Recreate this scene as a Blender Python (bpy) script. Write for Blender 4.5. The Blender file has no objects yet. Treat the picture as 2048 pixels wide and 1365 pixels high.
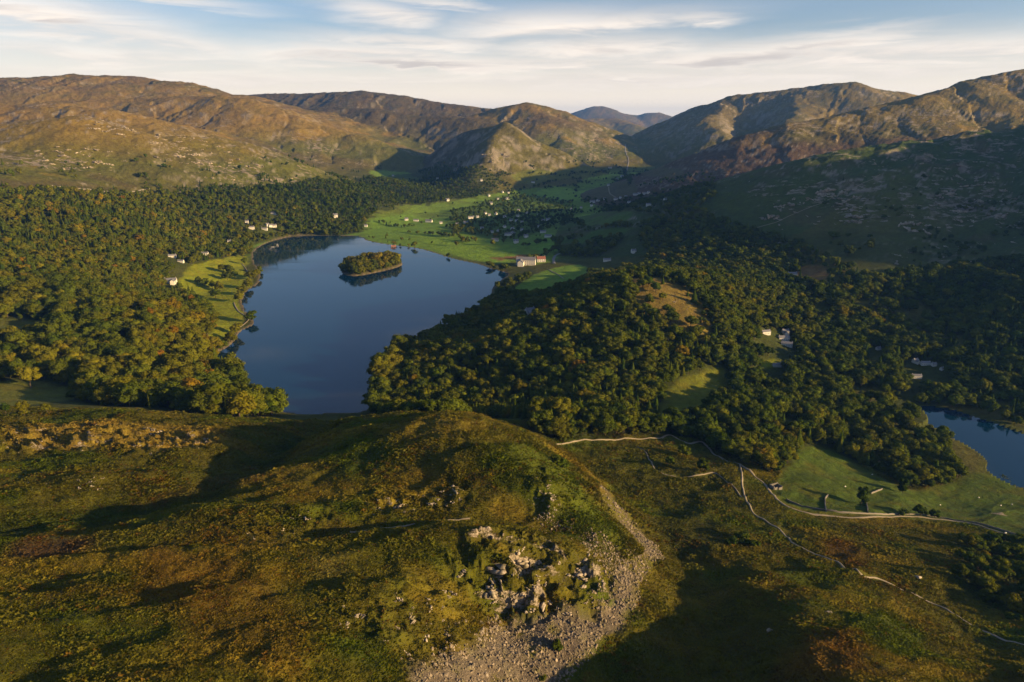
import bpy, bmesh, math, random
import numpy as np
from mathutils import Vector, Matrix

random.seed(7); RNG = np.random.default_rng(7)
SC = bpy.context.scene
COL = SC.collection
PI = math.pi

# ---------------------------------------------------------------- camera, sky, sun, exposure
CAM_Z = 300.0                      # metres above the lake
FPX, CX, CY = 1365.0, 1024.0, 682.5
PITCH = math.atan(432.0 / FPX)
cam_d = bpy.data.cameras.new('camera'); cam_d.lens = 24.0; cam_d.sensor_width = 36.0
cam_d.clip_start = 1.0; cam_d.clip_end = 120000.0
cam = bpy.data.objects.new('camera', cam_d); COL.objects.link(cam)
cam.location = (0, 0, CAM_Z); cam.rotation_euler = (PI / 2 - PITCH, 0, 0)
SC.camera = cam

SUN_AZ = math.radians(108.5)       # clockwise from +Y (view direction)
SUN_EL = math.radians(12.0)
sun_dir = Vector((math.sin(SUN_AZ) * math.cos(SUN_EL), math.cos(SUN_AZ) * math.cos(SUN_EL), math.sin(SUN_EL)))
sl = bpy.data.lights.new('sun', 'SUN'); sl.energy = 5.0; sl.angle = math.radians(0.6); sl.color = (1.0, 0.69, 0.31)
so = bpy.data.objects.new('sun', sl); COL.objects.link(so)
so.rotation_euler = (-sun_dir).to_track_quat('-Z', 'Y').to_euler()
so.location = (3000, -800, 900)

def N(nt, typ, **kw):
    n = nt.nodes.new(typ)
    for k, v in kw.items():
        setattr(n, k, v)
    return n
def setin(nt, sock, v):
    if isinstance(v, bpy.types.NodeSocket): nt.links.new(v, sock)
    else: sock.default_value = v
def M(nt, op, a, b=None, c=None, clamp=False):
    n = N(nt, 'ShaderNodeMath', operation=op); n.use_clamp = clamp
    setin(nt, n.inputs[0], a)
    if b is not None: setin(nt, n.inputs[1], b)
    if c is not None: setin(nt, n.inputs[2], c)
    return n.outputs[0]
def MIX(nt, f, a, b, typ='MIX'):
    n = N(nt, 'ShaderNodeMix', data_type='RGBA', blend_type=typ)
    setin(nt, n.inputs[0], f); setin(nt, n.inputs[6], a); setin(nt, n.inputs[7], b)
    return n.outputs[2]
def RANGE(nt, v, a, b, c=0.0, d=1.0, smooth=True):
    n = N(nt, 'ShaderNodeMapRange'); n.interpolation_type = 'SMOOTHSTEP' if smooth else 'LINEAR'
    setin(nt, n.inputs[0], v); n.inputs[1].default_value = a; n.inputs[2].default_value = b
    n.inputs[3].default_value = c; n.inputs[4].default_value = d
    return n.outputs[0]
def NOISE(nt, vec, scale, detail=4.0, rough=0.55, dist=0.0):
    n = N(nt, 'ShaderNodeTexNoise'); n.noise_dimensions = '3D'
    if vec is not None: nt.links.new(vec, n.inputs['Vector'])
    n.inputs['Scale'].default_value = scale; n.inputs['Detail'].default_value = detail
    n.inputs['Roughness'].default_value = rough; n.inputs['Distortion'].default_value = dist
    return n.outputs[0]
def COMB(nt, x, y, z=0.0):
    n = N(nt, 'ShaderNodeCombineXYZ')
    for i, v in enumerate((x, y, z)): setin(nt, n.inputs[i], v)
    return n.outputs[0]

world = bpy.data.worlds.new('World'); SC.world = world; world.use_nodes = True
wt = world.node_tree; wt.nodes.clear()
w_out = N(wt, 'ShaderNodeOutputWorld'); w_bg = N(wt, 'ShaderNodeBackground')
sky = N(wt, 'ShaderNodeTexSky'); sky.sky_type = 'NISHITA'; sky.sun_disc = False
sky.sun_elevation = SUN_EL; sky.sun_rotation = SUN_AZ
sky.altitude = 400; sky.air_density = 1.0; sky.dust_density = 1.2; sky.ozone_density = 2.0
tc = N(wt, 'ShaderNodeTexCoord'); sx = N(wt, 'ShaderNodeSeparateXYZ'); wt.links.new(tc.outputs['Generated'], sx.inputs[0])
az = M(wt, 'ARCTAN2', sx.outputs[0], sx.outputs[1]); el = M(wt, 'ARCSINE', sx.outputs[2])
# cirrus streaks: bands of cloud in azimuth / elevation, torn up by stretched noise
wv = COMB(wt, M(wt, 'MULTIPLY', az, 2.2), M(wt, 'MULTIPLY', M(wt, 'ADD', el, M(wt, 'MULTIPLY', az, -0.03)), 17.0), 0.3)
n1 = NOISE(wt, wv, 1.9, 7.0, 0.55, 0.6)
wv2 = COMB(wt, M(wt, 'MULTIPLY', az, 5.0), M(wt, 'MULTIPLY', el, 42.0), 2.7)
n2 = NOISE(wt, wv2, 1.6, 6.0, 0.6, 0.5)
def pix_az(px, py):
    u = (px - CX) / FPX; v = (CY - py) / FPX
    y = math.cos(PITCH) + v * math.sin(PITCH); z = -math.sin(PITCH) + v * math.cos(PITCH)
    return math.atan2(u, y), math.atan2(z, math.hypot(u, y))
warp_a = M(wt, 'MULTIPLY', M(wt, 'SUBTRACT', n1, 0.5), 0.16)
warp_e = M(wt, 'MULTIPLY', M(wt, 'SUBTRACT', n2, 0.5), 0.035)
azw = M(wt, 'ADD', az, warp_a); elw = M(wt, 'ADD', el, warp_e)
def streak(px, py, wpx, hpx, tilt=0.0):
    a0, e0 = pix_az(px, py); sa = wpx / FPX; se = 1.25 * hpx / FPX
    da = M(wt, 'SUBTRACT', azw, a0)
    de = M(wt, 'SUBTRACT', M(wt, 'SUBTRACT', elw, e0), M(wt, 'MULTIPLY', da, tilt))
    q = M(wt, 'ADD', M(wt, 'POWER', M(wt, 'ABSOLUTE', M(wt, 'DIVIDE', da, sa)), 2.0), M(wt, 'POWER', M(wt, 'ABSOLUTE', M(wt, 'DIVIDE', de, se)), 2.0))
    return M(wt, 'POWER', 2.718, M(wt, 'MULTIPLY', q, -1.0))
STREAKS = [(60, 30, 330, 30, -0.13, 1.0), (200, 62, 300, 20, -0.10, 0.9), (330, 2, 110, 8, -0.05, 0.7), (200, 110, 420, 22, -0.03, 0.75), (700, 110, 230, 20, -0.02, 1.0), (850, 126, 330, 13, -0.01, 1.0), (1080, 128, 420, 11, 0.0, 0.9),
           (760, 28, 110, 18, -0.12, 0.85), (820, 84, 220, 12, -0.03, 0.85), (900, 8, 120, 8, -0.07, 0.7), (1090, 58, 190, 24, 0.04, 1.0), (1200, 48, 190, 14, 0.05, 0.9), (1180, 98, 240, 20, 0.02, 0.95), (1390, 39, 80, 8, 0.0, 0.8),
           (1480, 118, 420, 24, 0.03, 1.0), (1660, 88, 190, 12, 0.07, 0.95), (1700, 66, 170, 9, 0.05, 0.6), (1760, 108, 330, 18, 0.02, 1.0), (2000, 106, 200, 10, 0.02, 0.95), (1300, 158, 560, 16, 0.0, 0.85), (1750, 146, 300, 14, 0.02, 0.8), (500, 158, 600, 16, 0.0, 0.7)]
tot = None
for (px, py, ww, hh, tl, st) in STREAKS:
    s = M(wt, 'MULTIPLY', streak(px, py, ww, hh, tl), st)
    tot = s if tot is None else M(wt, 'MAXIMUM', tot, s)
rest = RANGE(wt, n1, 0.54, 0.74)
outside = RANGE(wt, M(wt, 'ABSOLUTE', az), 0.62, 0.95)
high = RANGE(wt, el, 0.20, 0.34)
rest = M(wt, 'MULTIPLY', rest, M(wt, 'MAXIMUM', outside, high))
cover = M(wt, 'MAXIMUM', M(wt, 'MULTIPLY', tot, RANGE(wt, n2, 0.25, 0.6, 0.55, 1.0)), M(wt, 'MULTIPLY', rest, 0.5), clamp=True)
# thin veil that thickens to the horizon all the way round
veil = RANGE(wt, el, 0.0, 0.12, 1.0, 0.0)
lp = RANGE(wt, n2, 0.35, 0.75)
cloud_col = MIX(wt, lp, (8.2, 7.2, 6.2, 1), (10.4, 9.0, 7.6, 1))
grey = M(wt, 'MULTIPLY', RANGE(wt, cover, 0.72, 1.0), RANGE(wt, n1, 0.42, 0.58))
cloud_col = MIX(wt, M(wt, 'MULTIPLY', grey, 0.65), cloud_col, (4.3, 3.9, 3.6, 1))
veil_col = (15.0, 12.4, 9.6, 1)
SKY_GAIN = (1.30, 1.22, 1.30, 1)
skyc = MIX(wt, 1.0, sky.outputs[0], SKY_GAIN, 'MULTIPLY')
c1 = MIX(wt, M(wt, 'MULTIPLY', veil, 0.85), skyc, veil_col)
c2 = MIX(wt, M(wt, 'MULTIPLY', cover, 0.97), c1, cloud_col)
wt.links.new(c2, w_bg.inputs[0]); w_bg.inputs[1].default_value = 0.05
wt.links.new(w_bg.outputs[0], w_out.inputs[0])

vs = SC.view_settings; vs.view_transform = 'Standard'; vs.look = 'None'; vs.gamma = 1.0; vs.exposure = 1.4; vs.use_curve_mapping = False
SC.cycles.max_bounces = 4; SC.cycles.diffuse_bounces = 2; SC.cycles.glossy_bounces = 2; SC.cycles.transmission_bounces = 2
SC.cycles.transparent_max_bounces = 4; SC.cycles.volume_bounces = 0
SC.cycles.use_denoising = True
SC.cycles.caustics_reflective = False; SC.cycles.caustics_refractive = False

# ---------------------------------------------------------------- small maths: rays through the photograph, noise, polygons
SP, CP = math.sin(PITCH), math.cos(PITCH)
def ray(px, py):
    u = (px - CX) / FPX; v = (CY - py) / FPX
    return u, CP + v * SP, -SP + v * CP
def PY(px, py, Y):                       # point on the pixel's ray at depth Y
    x, y, z = ray(px, py); return (x / y * Y, Y, CAM_Z + z / y * Y)
def PZ(px, py, zz):                      # point on the pixel's ray at height zz
    x, y, z = ray(px, py); t = (zz - CAM_Z) / z; return (x * t, y * t, zz)

def _hash(ix, iy, seed):
    h = (ix.astype(np.uint32) * np.uint32(374761393)) ^ (iy.astype(np.uint32) * np.uint32(668265263)) ^ np.uint32(seed * 2246822519 & 0xffffffff)
    h = (h ^ (h >> np.uint32(13))) * np.uint32(1274126177)
    h = (h ^ (h >> np.uint32(15))) * np.uint32(2246822519)
    return h ^ (h >> np.uint32(16))
_GA = np.linspace(0, 2 * PI, 64, endpoint=False); _GX = np.cos(_GA).astype(np.float32); _GY = np.sin(_GA).astype(np.float32)
def perlin(x, y, seed=1):
    x = np.asarray(x, np.float32); y = np.asarray(y, np.float32)
    fx = np.floor(x); fy = np.floor(y); ix = fx.astype(np.int64); iy = fy.astype(np.int64); x = x - fx; y = y - fy
    u = x * x * x * (x * (x * 6 - 15) + 10); v = y * y * y * (y * (y * 6 - 15) + 10)
    def g(dx, dy):
        k = (_hash(ix + dx, iy + dy, seed) & np.uint32(63)).astype(np.int64)
        return _GX[k] * (x - dx) + _GY[k] * (y - dy)
    a = g(0, 0); b = g(1, 0); c = g(0, 1); d = g(1, 1)
    return (a + u * (b - a) + v * (c - a) + u * v * (a - b - c + d)) * 1.5
def fbm(x, y, scale, octv=4, seed=1, gain=0.5):
    s = np.zeros(np.shape(x), np.float32); a = 1.0; f = 1.0 / scale; t = 0
    for i in range(octv):
        s += a * perlin(x * f, y * f, seed + 17 * i); t += a; a *= gain; f *= 2.03
    return s / t
def ridged(x, y, scale, octv=4, seed=1, gain=0.5):
    s = np.zeros(np.shape(x), np.float32); a = 1.0; f = 1.0 / scale; t = 0
    for i in range(octv):
        n = 1 - np.abs(perlin(x * f, y * f, seed + 17 * i)) * 1.6
        s += a * n * n; t += a; a *= gain; f *= 2.07
    return s / t
def sstep(a, b, x):
    t = np.clip((x - a) / (b - a), 0, 1); return t * t * (3 - 2 * t)
def poly_sd(x, y, poly, margin=140.0):   # signed distance, negative inside; beyond the margin just "far"
    x = np.asarray(x, np.float32); y = np.asarray(y, np.float32)
    P_ = np.array([p[:2] for p in poly], np.float32); lo = P_.min(0) - margin; hi = P_.max(0) + margin
    out = np.full(x.shape, margin * 2, np.float32)
    msk = (x > lo[0]) & (x < hi[0]) & (y > lo[1]) & (y < hi[1])
    if not msk.any(): return out
    x = x[msk]; y = y[msk]
    best = np.full(x.shape, 1e12, np.float32); ins = np.zeros(x.shape, bool)
    n = len(poly)
    for i in range(n):
        x0, y0 = P_[i]; x1, y1 = P_[(i + 1) % n]
        ex, ey = x1 - x0, y1 - y0; L = ex * ex + ey * ey + 1e-9
        t = np.clip(((x - x0) * ex + (y - y0) * ey) / L, 0, 1)
        best = np.minimum(best, (x - x0 - t * ex) ** 2 + (y - y0 - t * ey) ** 2)
        if y0 != y1:
            ins ^= ((y0 > y) != (y1 > y)) & (x < (x1 - x0) * (y - y0) / (y1 - y0) + x0)
    d = np.sqrt(best); out[msk] = np.where(ins, -d, d)
    return out
def line_dist(x, y, pts):
    best = np.full(np.shape(x), 1e12, np.float32)
    for (p, q) in zip(pts[:-1], pts[1:]):
        ex, ey = q[0] - p[0], q[1] - p[1]; L = ex * ex + ey * ey + 1e-9
        t = np.clip(((x - p[0]) * ex + (y - p[1]) * ey) / L, 0, 1)
        best = np.minimum(best, (x - p[0] - t * ex) ** 2 + (y - p[1] - t * ey) ** 2)
    return np.sqrt(best)
def smooth_loop(pts, k=2):               # Chaikin
    for _ in range(k):
        o = []
        for i in range(len(pts)):
            a = pts[i]; b = pts[(i + 1) % len(pts)]
            o.append(tuple(0.75 * a[j] + 0.25 * b[j] for j in range(len(a)))); o.append(tuple(0.25 * a[j] + 0.75 * b[j] for j in range(len(a))))
        pts = o
    return pts

# ---------------------------------------------------------------- water outlines (world plan)
LAKE_PX = [(560, 828), (650, 828), (735, 826), (742, 800), (752, 768), (748, 742), (765, 716), (800, 695), (842, 672), (900, 645), (945, 622), (985, 602), (978, 585), (1000, 562), (1022, 547),
           (985, 540), (955, 528), (900, 518), (870, 506), (835, 497), (800, 493), (770, 489), (735, 483), (722, 474), (700, 472), (640, 472), (590, 472), (560, 478), (535, 486), (508, 500),
           (505, 520), (522, 545), (520, 566), (498, 580), (485, 592), (484, 612), (496, 630), (510, 640), (505, 652), (478, 664), (470, 685), (440, 702), (428, 710), (450, 735), (480, 768), (520, 800)]
LAKE = smooth_loop([PZ(px, py, 0)[:2] for px, py in LAKE_PX], 2)
ISLE_PX = [(682, 546), (700, 553), (725, 551), (760, 544), (790, 537), (806, 530), (800, 522), (770, 520), (730, 524), (700, 530), (683, 538)]
ISLE = smooth_loop([PZ(px, py, 0)[:2] for px, py in ISLE_PX], 2)
RYD_Z = -6.0
RYD_PX = [(1824, 818), (1850, 812), (1890, 816), (1940, 830), (1990, 848), (2048, 868), (2140, 905), (2240, 960), (2240, 1060), (2140, 1020), (2048, 978), (2000, 960), (1972, 940), (1975, 925),
          (1960, 908), (1935, 890), (1905, 878), (1880, 862), (1850, 842)]
RYD = smooth_loop([PZ(px, py, RYD_Z)[:2] for px, py in RYD_PX], 2)
RIV_PX = [(1696, 792), (1712, 796), (1732, 806), (1752, 815), (1748, 820), (1728, 814), (1706, 803)]
RIV = smooth_loop([PZ(px, py, -1.0)[:2] for px, py in RIV_PX], 2)

# ---------------------------------------------------------------- the lie of the land
def sv(*a): return a
CTRL_Y = [  # px, py, depth: near hill
 (0,1365,135),(300,1365,140),(600,1365,150),(850,1365,168),(1000,1365,188),(1130,1365,200),(1250,1365,207),(1400,1365,208),(1500,1365,198),(1700,1365,180),(1900,1365,190),(2048,1365,205),
 (0,1200,185),(300,1200,190),(600,1200,196),(800,1250,188),(1000,1290,206),(1000,1180,232),(1000,1240,221),(900,1190,214),(1080,1150,243),(1090,1225,226),(1165,1150,250),(1170,1215,236),(1250,1200,247),(1330,1100,300),(1400,1250,242),(1300,1290,226),(1520,1270,222),(1700,1250,224),(1620,1180,262),(1850,1290,224),
 (1900,1220,277),(2048,1290,240),(1700,1120,322),(1550,1040,390),(1500,1130,302),(1420,1160,276),(1450,1000,420),(1250,960,440),(1200,880,530),(1340,872,556),(1700,1030,418),(2048,1075,400),(1900,1120,340),(2048,1160,320),(1500,930,500),
 (1650,950,515),(1900,1000,500),(2048,1020,480),(1780,980,500),(870,832,388),(1000,848,376),(1080,905,362),(1150,960,345),(1200,1005,332),(1290,1070,318),(700,864,385),(760,846,392),(870,930,330),(870,1018,298),(1040,1035,287),(1100,960,322),
 (920,1062,260),(1000,1118,240),(700,1100,240),(750,1040,268),(600,950,330),(600,1040,270),(450,1040,266),(300,1080,240),(0,1100,226),(0,1000,290),(300,1005,295),(180,985,305),(60,950,332),(200,935,345),(420,920,362),(550,890,392),(480,880,430),
 (0,900,385),(200,900,395),(330,905,395),(0,840,480),(250,826,500),(330,850,470),(150,860,445),(450,850,480),(560,848,485),(650,840,500),(700,832,515)]
CTRL_Z = [  # px, py, height above the lake: valley
 (0,760,35),(140,780,30),(300,790,24),(420,800,14),(0,640,50),(200,640,45),(330,640,36),(425,640,5),(300,560,24),(380,560,13),(0,550,75),(200,550,50),(200,500,70),(0,450,110),(0,390,155),(150,390,140),(300,390,115),(300,450,75),(420,470,30),(500,440,26),
 (620,440,14),(560,388,50),(700,388,36),(700,430,18),(800,440,4),(1000,440,8),(900,400,17),(1100,400,13),(1200,380,20),(1050,362,32),(1240,340,44),(1150,342,46),(800,342,58),(900,360,45),(1350,400,28),(1300,430,16),(1190,545,9),(1080,550,12),(1130,540,10),
 (1300,505,26),(1000,480,4),(1100,470,5),(1200,450,7),(880,470,3),
 (1000,760,15),(870,740,9),(1200,800,22),(1390,775,17),(1320,800,20),(1570,680,14),(1585,550,42),(1700,560,52),(1840,750,2),(2048,780,1),(1900,640,26),(2048,650,42),(2048,560,75),(1750,720,8),(1600,830,7),(1500,880,20),(1420,860,26),(1700,870,-1),(1850,950,-2),(1960,980,-2),(1780,760,2),(1480,740,12),(1950,760,1)]
CTRL_Y2 = [(1300,562,960),(1240,567,970),(1150,602,935),(1000,662,890),(900,692,870),(1200,700,790),(1100,680,835),(1400,650,850),(1400,587,940),(1300,640,860),
 (2048,400,1500),(1900,400,1500),(1750,400,1510),(1750,480,1300),(1950,480,1300),(1600,430,1550),(1600,490,1370),(1500,445,1560),(1450,450,1600),(1700,345,1760),(1900,335,1760),(2048,330,1760)]
HID = [(-520,640,40),(-300,650,24),(-120,660,12),(20,650,12),(120,620,24),(220,620,26),(-50,560,50),(60,560,52),(-800,700,60),(-1200,900,110),(-1700,1500,200),(-60,70,158),(0,70,150),(60,70,140),(-90,100,172),(120,110,128),(200,160,115),(-200,160,172),
 (-330,300,138),(-480,400,112),(-700,560,70),(420,300,55),(520,400,14),(700,560,-4),(900,700,0),(1250,900,60),(1500,1000,110),(2400,1900,260),(0,2000,2),(200,1900,3),(0,4500,60),(1200,3500,120),(-1500,2500,200),(-2500,2300,260),(2500,2600,300),
 (400,1700,20),(0,1500,-2),(-100,1100,-2),(-50,900,-2),(0,7000,100),(3000,7000,200),(-3000,7000,200),(0,12000,50),(6000,14000,50),(-6000,14000,50),(0,25000,0),(12000,25000,0),(-12000,25000,0)]
cp = [PY(*c) for c in CTRL_Y] + [PZ(*c) for c in CTRL_Z] + [PY(*c) for c in CTRL_Y2] + HID
cp = np.array(cp, np.float64)
def ab(x, y): return np.asarray(x) / np.asarray(y), np.log(np.asarray(y))
_ca, _cb = ab(cp[:, 0], cp[:, 1]); _cz = cp[:, 2]
def tk(r2): return r2 * np.log(r2 + 1e-9)
def fit():
    n = len(_ca); r2 = (_ca[:, None] - _ca[None]) ** 2 + (_cb[:, None] - _cb[None]) ** 2
    A = np.zeros((n + 3, n + 3)); A[:n, :n] = tk(r2) + np.eye(n) * 2e-4
    A[:n, n] = 1; A[:n, n + 1] = _ca; A[:n, n + 2] = _cb; A[n:, :n] = A[:n, n:].T
    return np.linalg.solve(A, np.concatenate([_cz, np.zeros(3)]))
_W = fit()
def base_h(x, y):
    a, b = ab(x, y); a = a.astype(np.float32); b = b.astype(np.float32)
    o = (_W[-3] + _W[-2] * a + _W[-1] * b).astype(np.float32)
    for i in range(len(_ca)):
        r2 = (a - np.float32(_ca[i])) ** 2 + (b - np.float32(_cb[i])) ** 2
        o += np.float32(_W[i]) * r2 * np.log(r2 + np.float32(1e-9))
    return o

# ridges: name, pixel polyline with depths, side slope, crest rounding, roughness
def R(*pts): return [PY(*p) for p in pts]
RIDGES = [
 ('silver_hill', R((-420,262,2250),(-150,255,2300),(0,247,2350),(154,231,2400),(225,250,2380),(290,274,2400),(345,268,2480),(410,272,2580),(471,301,2680),(581,336,2850),(660,352,2950),(740,354,2900),(835,378,2750)), 0.36, 60, 1.0),
 ('west_fell', R((-500,160,5300),(-200,158,5300),(0,156,5300),(150,148,5300),(260,153,5250),(330,163,5200),(400,178,5150),(470,190,5100)), 0.27, 150, 0.9),
 ('west_shoulder', R((-200,215,3600),(0,208,3500),(120,205,3500),(230,222,3400)), 0.3, 90, 0.9),
 ('west_spur', R((250,212,4700),(360,197,4600),(444,192,4500),(512,202,4400),(598,233,4250),(700,267,4100),(770,298,3950),(800,322,3850)), 0.40, 80, 1.0),
 ('north_west_fell', R((440,196,7000),(520,189,6900),(640,186,6800),(720,182,6700),(800,193,6600),(870,204,6500),(940,211,6400),(1000,219,6300)), 0.34, 150, 1.0),
 ('tarn_ridge', R((640,216,5600),(680,215,5500),(748,216,5400),(816,229,5300),(885,235,5200),(950,243,5000),(1000,262,4800)), 0.45, 80, 1.1),
 ('cone_crag', R((948,262,3950),(978,255,3850),(1010,251,3750),(1030,262,3700),(1055,292,3650),(1075,318,3600)), 0.62, 22, 1.0),
 ('cone_crag_foot', R((1010,251,3750),(985,280,3500),(960,318,3250),(930,342,3050)), 0.5, 30, 0.9),
 ('steel_fell', R((930,236,5300),(1005,217,5300),(1060,212,5250),(1120,220,5200),(1180,241,5200),(1235,279,5300)), 0.46, 90, 0.9),
 ('steel_fell_spur', R((1060,212,5250),(1095,235,4900),(1130,280,4500),(1150,312,4300)), 0.42, 60, 0.9),
 ('east_fell', R((1262,284,6000),(1300,262,5800),(1348,237,5700),(1416,209,5600),(1478,189,5500),(1560,179,5400),(1649,167,5300),(1700,163,5250),(1734,175,5250),(1792,183,5300),(1840,190,5300),(2100,180,5300)), 0.5, 100, 1.2),
 ('east_fell_spur', R((1440,215,5300),(1412,238,4700),(1440,262,4450),(1475,285,4250),(1490,305,4100)), 0.55, 40, 1.1),
 ('east_fell_buttress', R((1600,190,5200),(1590,225,4700),(1580,252,4350)), 0.5, 40, 1.1),
 ('heron_ridge', R((1330,382,2750),(1416,320,2750),(1519,268,2800),(1587,251,2850),(1690,227,2950),(1741,210,3000),(1833,191,3050),(1895,182,3100),(1960,162,3150),(2048,142,3200),(2250,120,3300),(2600,150,3300)), 0.40, 60, 1.1),
 ('near_scar', R((1433,430,1740),(1519,402,1740),(1594,348,1800),(1660,308,1850),(1724,297,1900),(1895,276,2000),(2048,251,2080),(2250,215,2150),(2600,190,2200)), 0.34, 60, 0.9),
 ('added_shade_ridge', [(1750,2150,330),(1600,1750,365),(1500,1480,365),(1400,1220,320),(1300,1050,230)], 0.60, 50, 0.9),  # unseen ridge added off to the right to cast shade on the hillside
 ('far_peak', R((1000,250,17000),(1120,233,17500),(1150,226,18000),(1172,220,18000),(1188,212,18000),(1202,212,18000),(1222,221,18000),(1258,229,18000),(1280,230,18000),(1296,225,18000),(1316,225,18000),(1345,237,18000),(1420,232,18500),(1600,240,18500)), 0.36, 60, 0.6),
 ('far_ridge', R((1060,262,11000),(1150,240,11500),(1185,237,12000),(1225,237,12000),(1260,250,11500),(1295,262,11200),(1340,268,11000)), 0.34, 150, 0.7),
]
def ridge_h(x, y, pts, slope, w):
    best = np.full(np.shape(x), -1e6, np.float32); al = np.zeros(np.shape(x), np.float32); dd = np.zeros(np.shape(x), np.float32); L0 = 0.0
    for p, q in zip(pts[:-1], pts[1:]):
        ex, ey = q[0] - p[0], q[1] - p[1]; L = ex * ex + ey * ey + 1e-9
        t = ((x - p[0]) * ex + (y - p[1]) * ey) / L; tc_ = np.clip(t, 0, 1)
        d = np.sqrt((x - p[0] - tc_ * ex) ** 2 + (y - p[1] - tc_ * ey) ** 2)
        zz = p[2] + tc_ * (q[2] - p[2]) - slope * (np.sqrt(d * d + w * w) - w)
        m = zz > best
        best = np.where(m, zz, best); al = np.where(m, L0 + tc_ * math.sqrt(L), al); dd = np.where(m, d, dd)
        L0 += math.sqrt(L)
    return best, al, dd
def smax(a, b, k):
    h = np.clip(k - np.abs(a - b), 0, None) / k
    return np.maximum(a, b) + h * h * k * 0.25

A0, A1, NA = -1.15, 1.35, 1380
Y0, Y1, NB = 62.0, 26000.0, 780
ga = np.linspace(A0, A1, NA, dtype=np.float32); gb = np.linspace(math.log(Y0), math.log(Y1), NB, dtype=np.float32)
GA, GB = np.meshgrid(ga, gb); GY = np.exp(GB).astype(np.float32); GX = (GA * GY).astype(np.float32)
DALE = [PY(*q)[:2] for q in ((-250,1075,250),(0,1045,262),(200,1010,285),(420,965,322),(520,905,385),(590,865,455),(640,838,520))]
GULLY = [PY(*q)[:2] for q in ((1120,892,505),(1200,950,448),(1290,1020,388),(1365,1110,306),(1425,1220,250),(1440,1365,205),(1440,1500,170))]
NOTCH = [PY(*q)[:2] for q in ((640,1075,262),(760,1052,275),(900,1040,286),(1010,1036,291),(1090,1050,288),(1160,1080,284))]
CRAGZ = [([PY(*q)[:2] for q in pl], wt_) for pl, wt_ in (([(930,1085,256),(1080,1075,268),(1220,1100,262),(1228,1180,240),(1150,1238,228),(940,1242,222),(890,1160,232)], 1.0), ([(700,1045,278),(730,995,300),(940,968,318),(948,1008,305),(840,1022,292)], 0.7),
  ([(-60,910,380),(-60,850,455),(200,836,470),(460,862,442),(475,892,410),(300,918,385)], 0.8), ([(430,1050,262),(520,1010,290),(670,1018,288),(660,1062,262),(500,1082,248)], 0.6), ([(650,1190,206),(900,1175,222),(965,1275,210),(880,1335,186),(740,1325,176),(640,1240,192)], 0.5), ([(1050,940,335),(1120,930,345),(1190,1000,335),(1180,1050,305),(1060,1020,295)], 0.7))]
BROW = [PY(*q)[:2] for q in ((-100,900,392),(120,885,405),(300,885,410),(440,882,415))]
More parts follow.
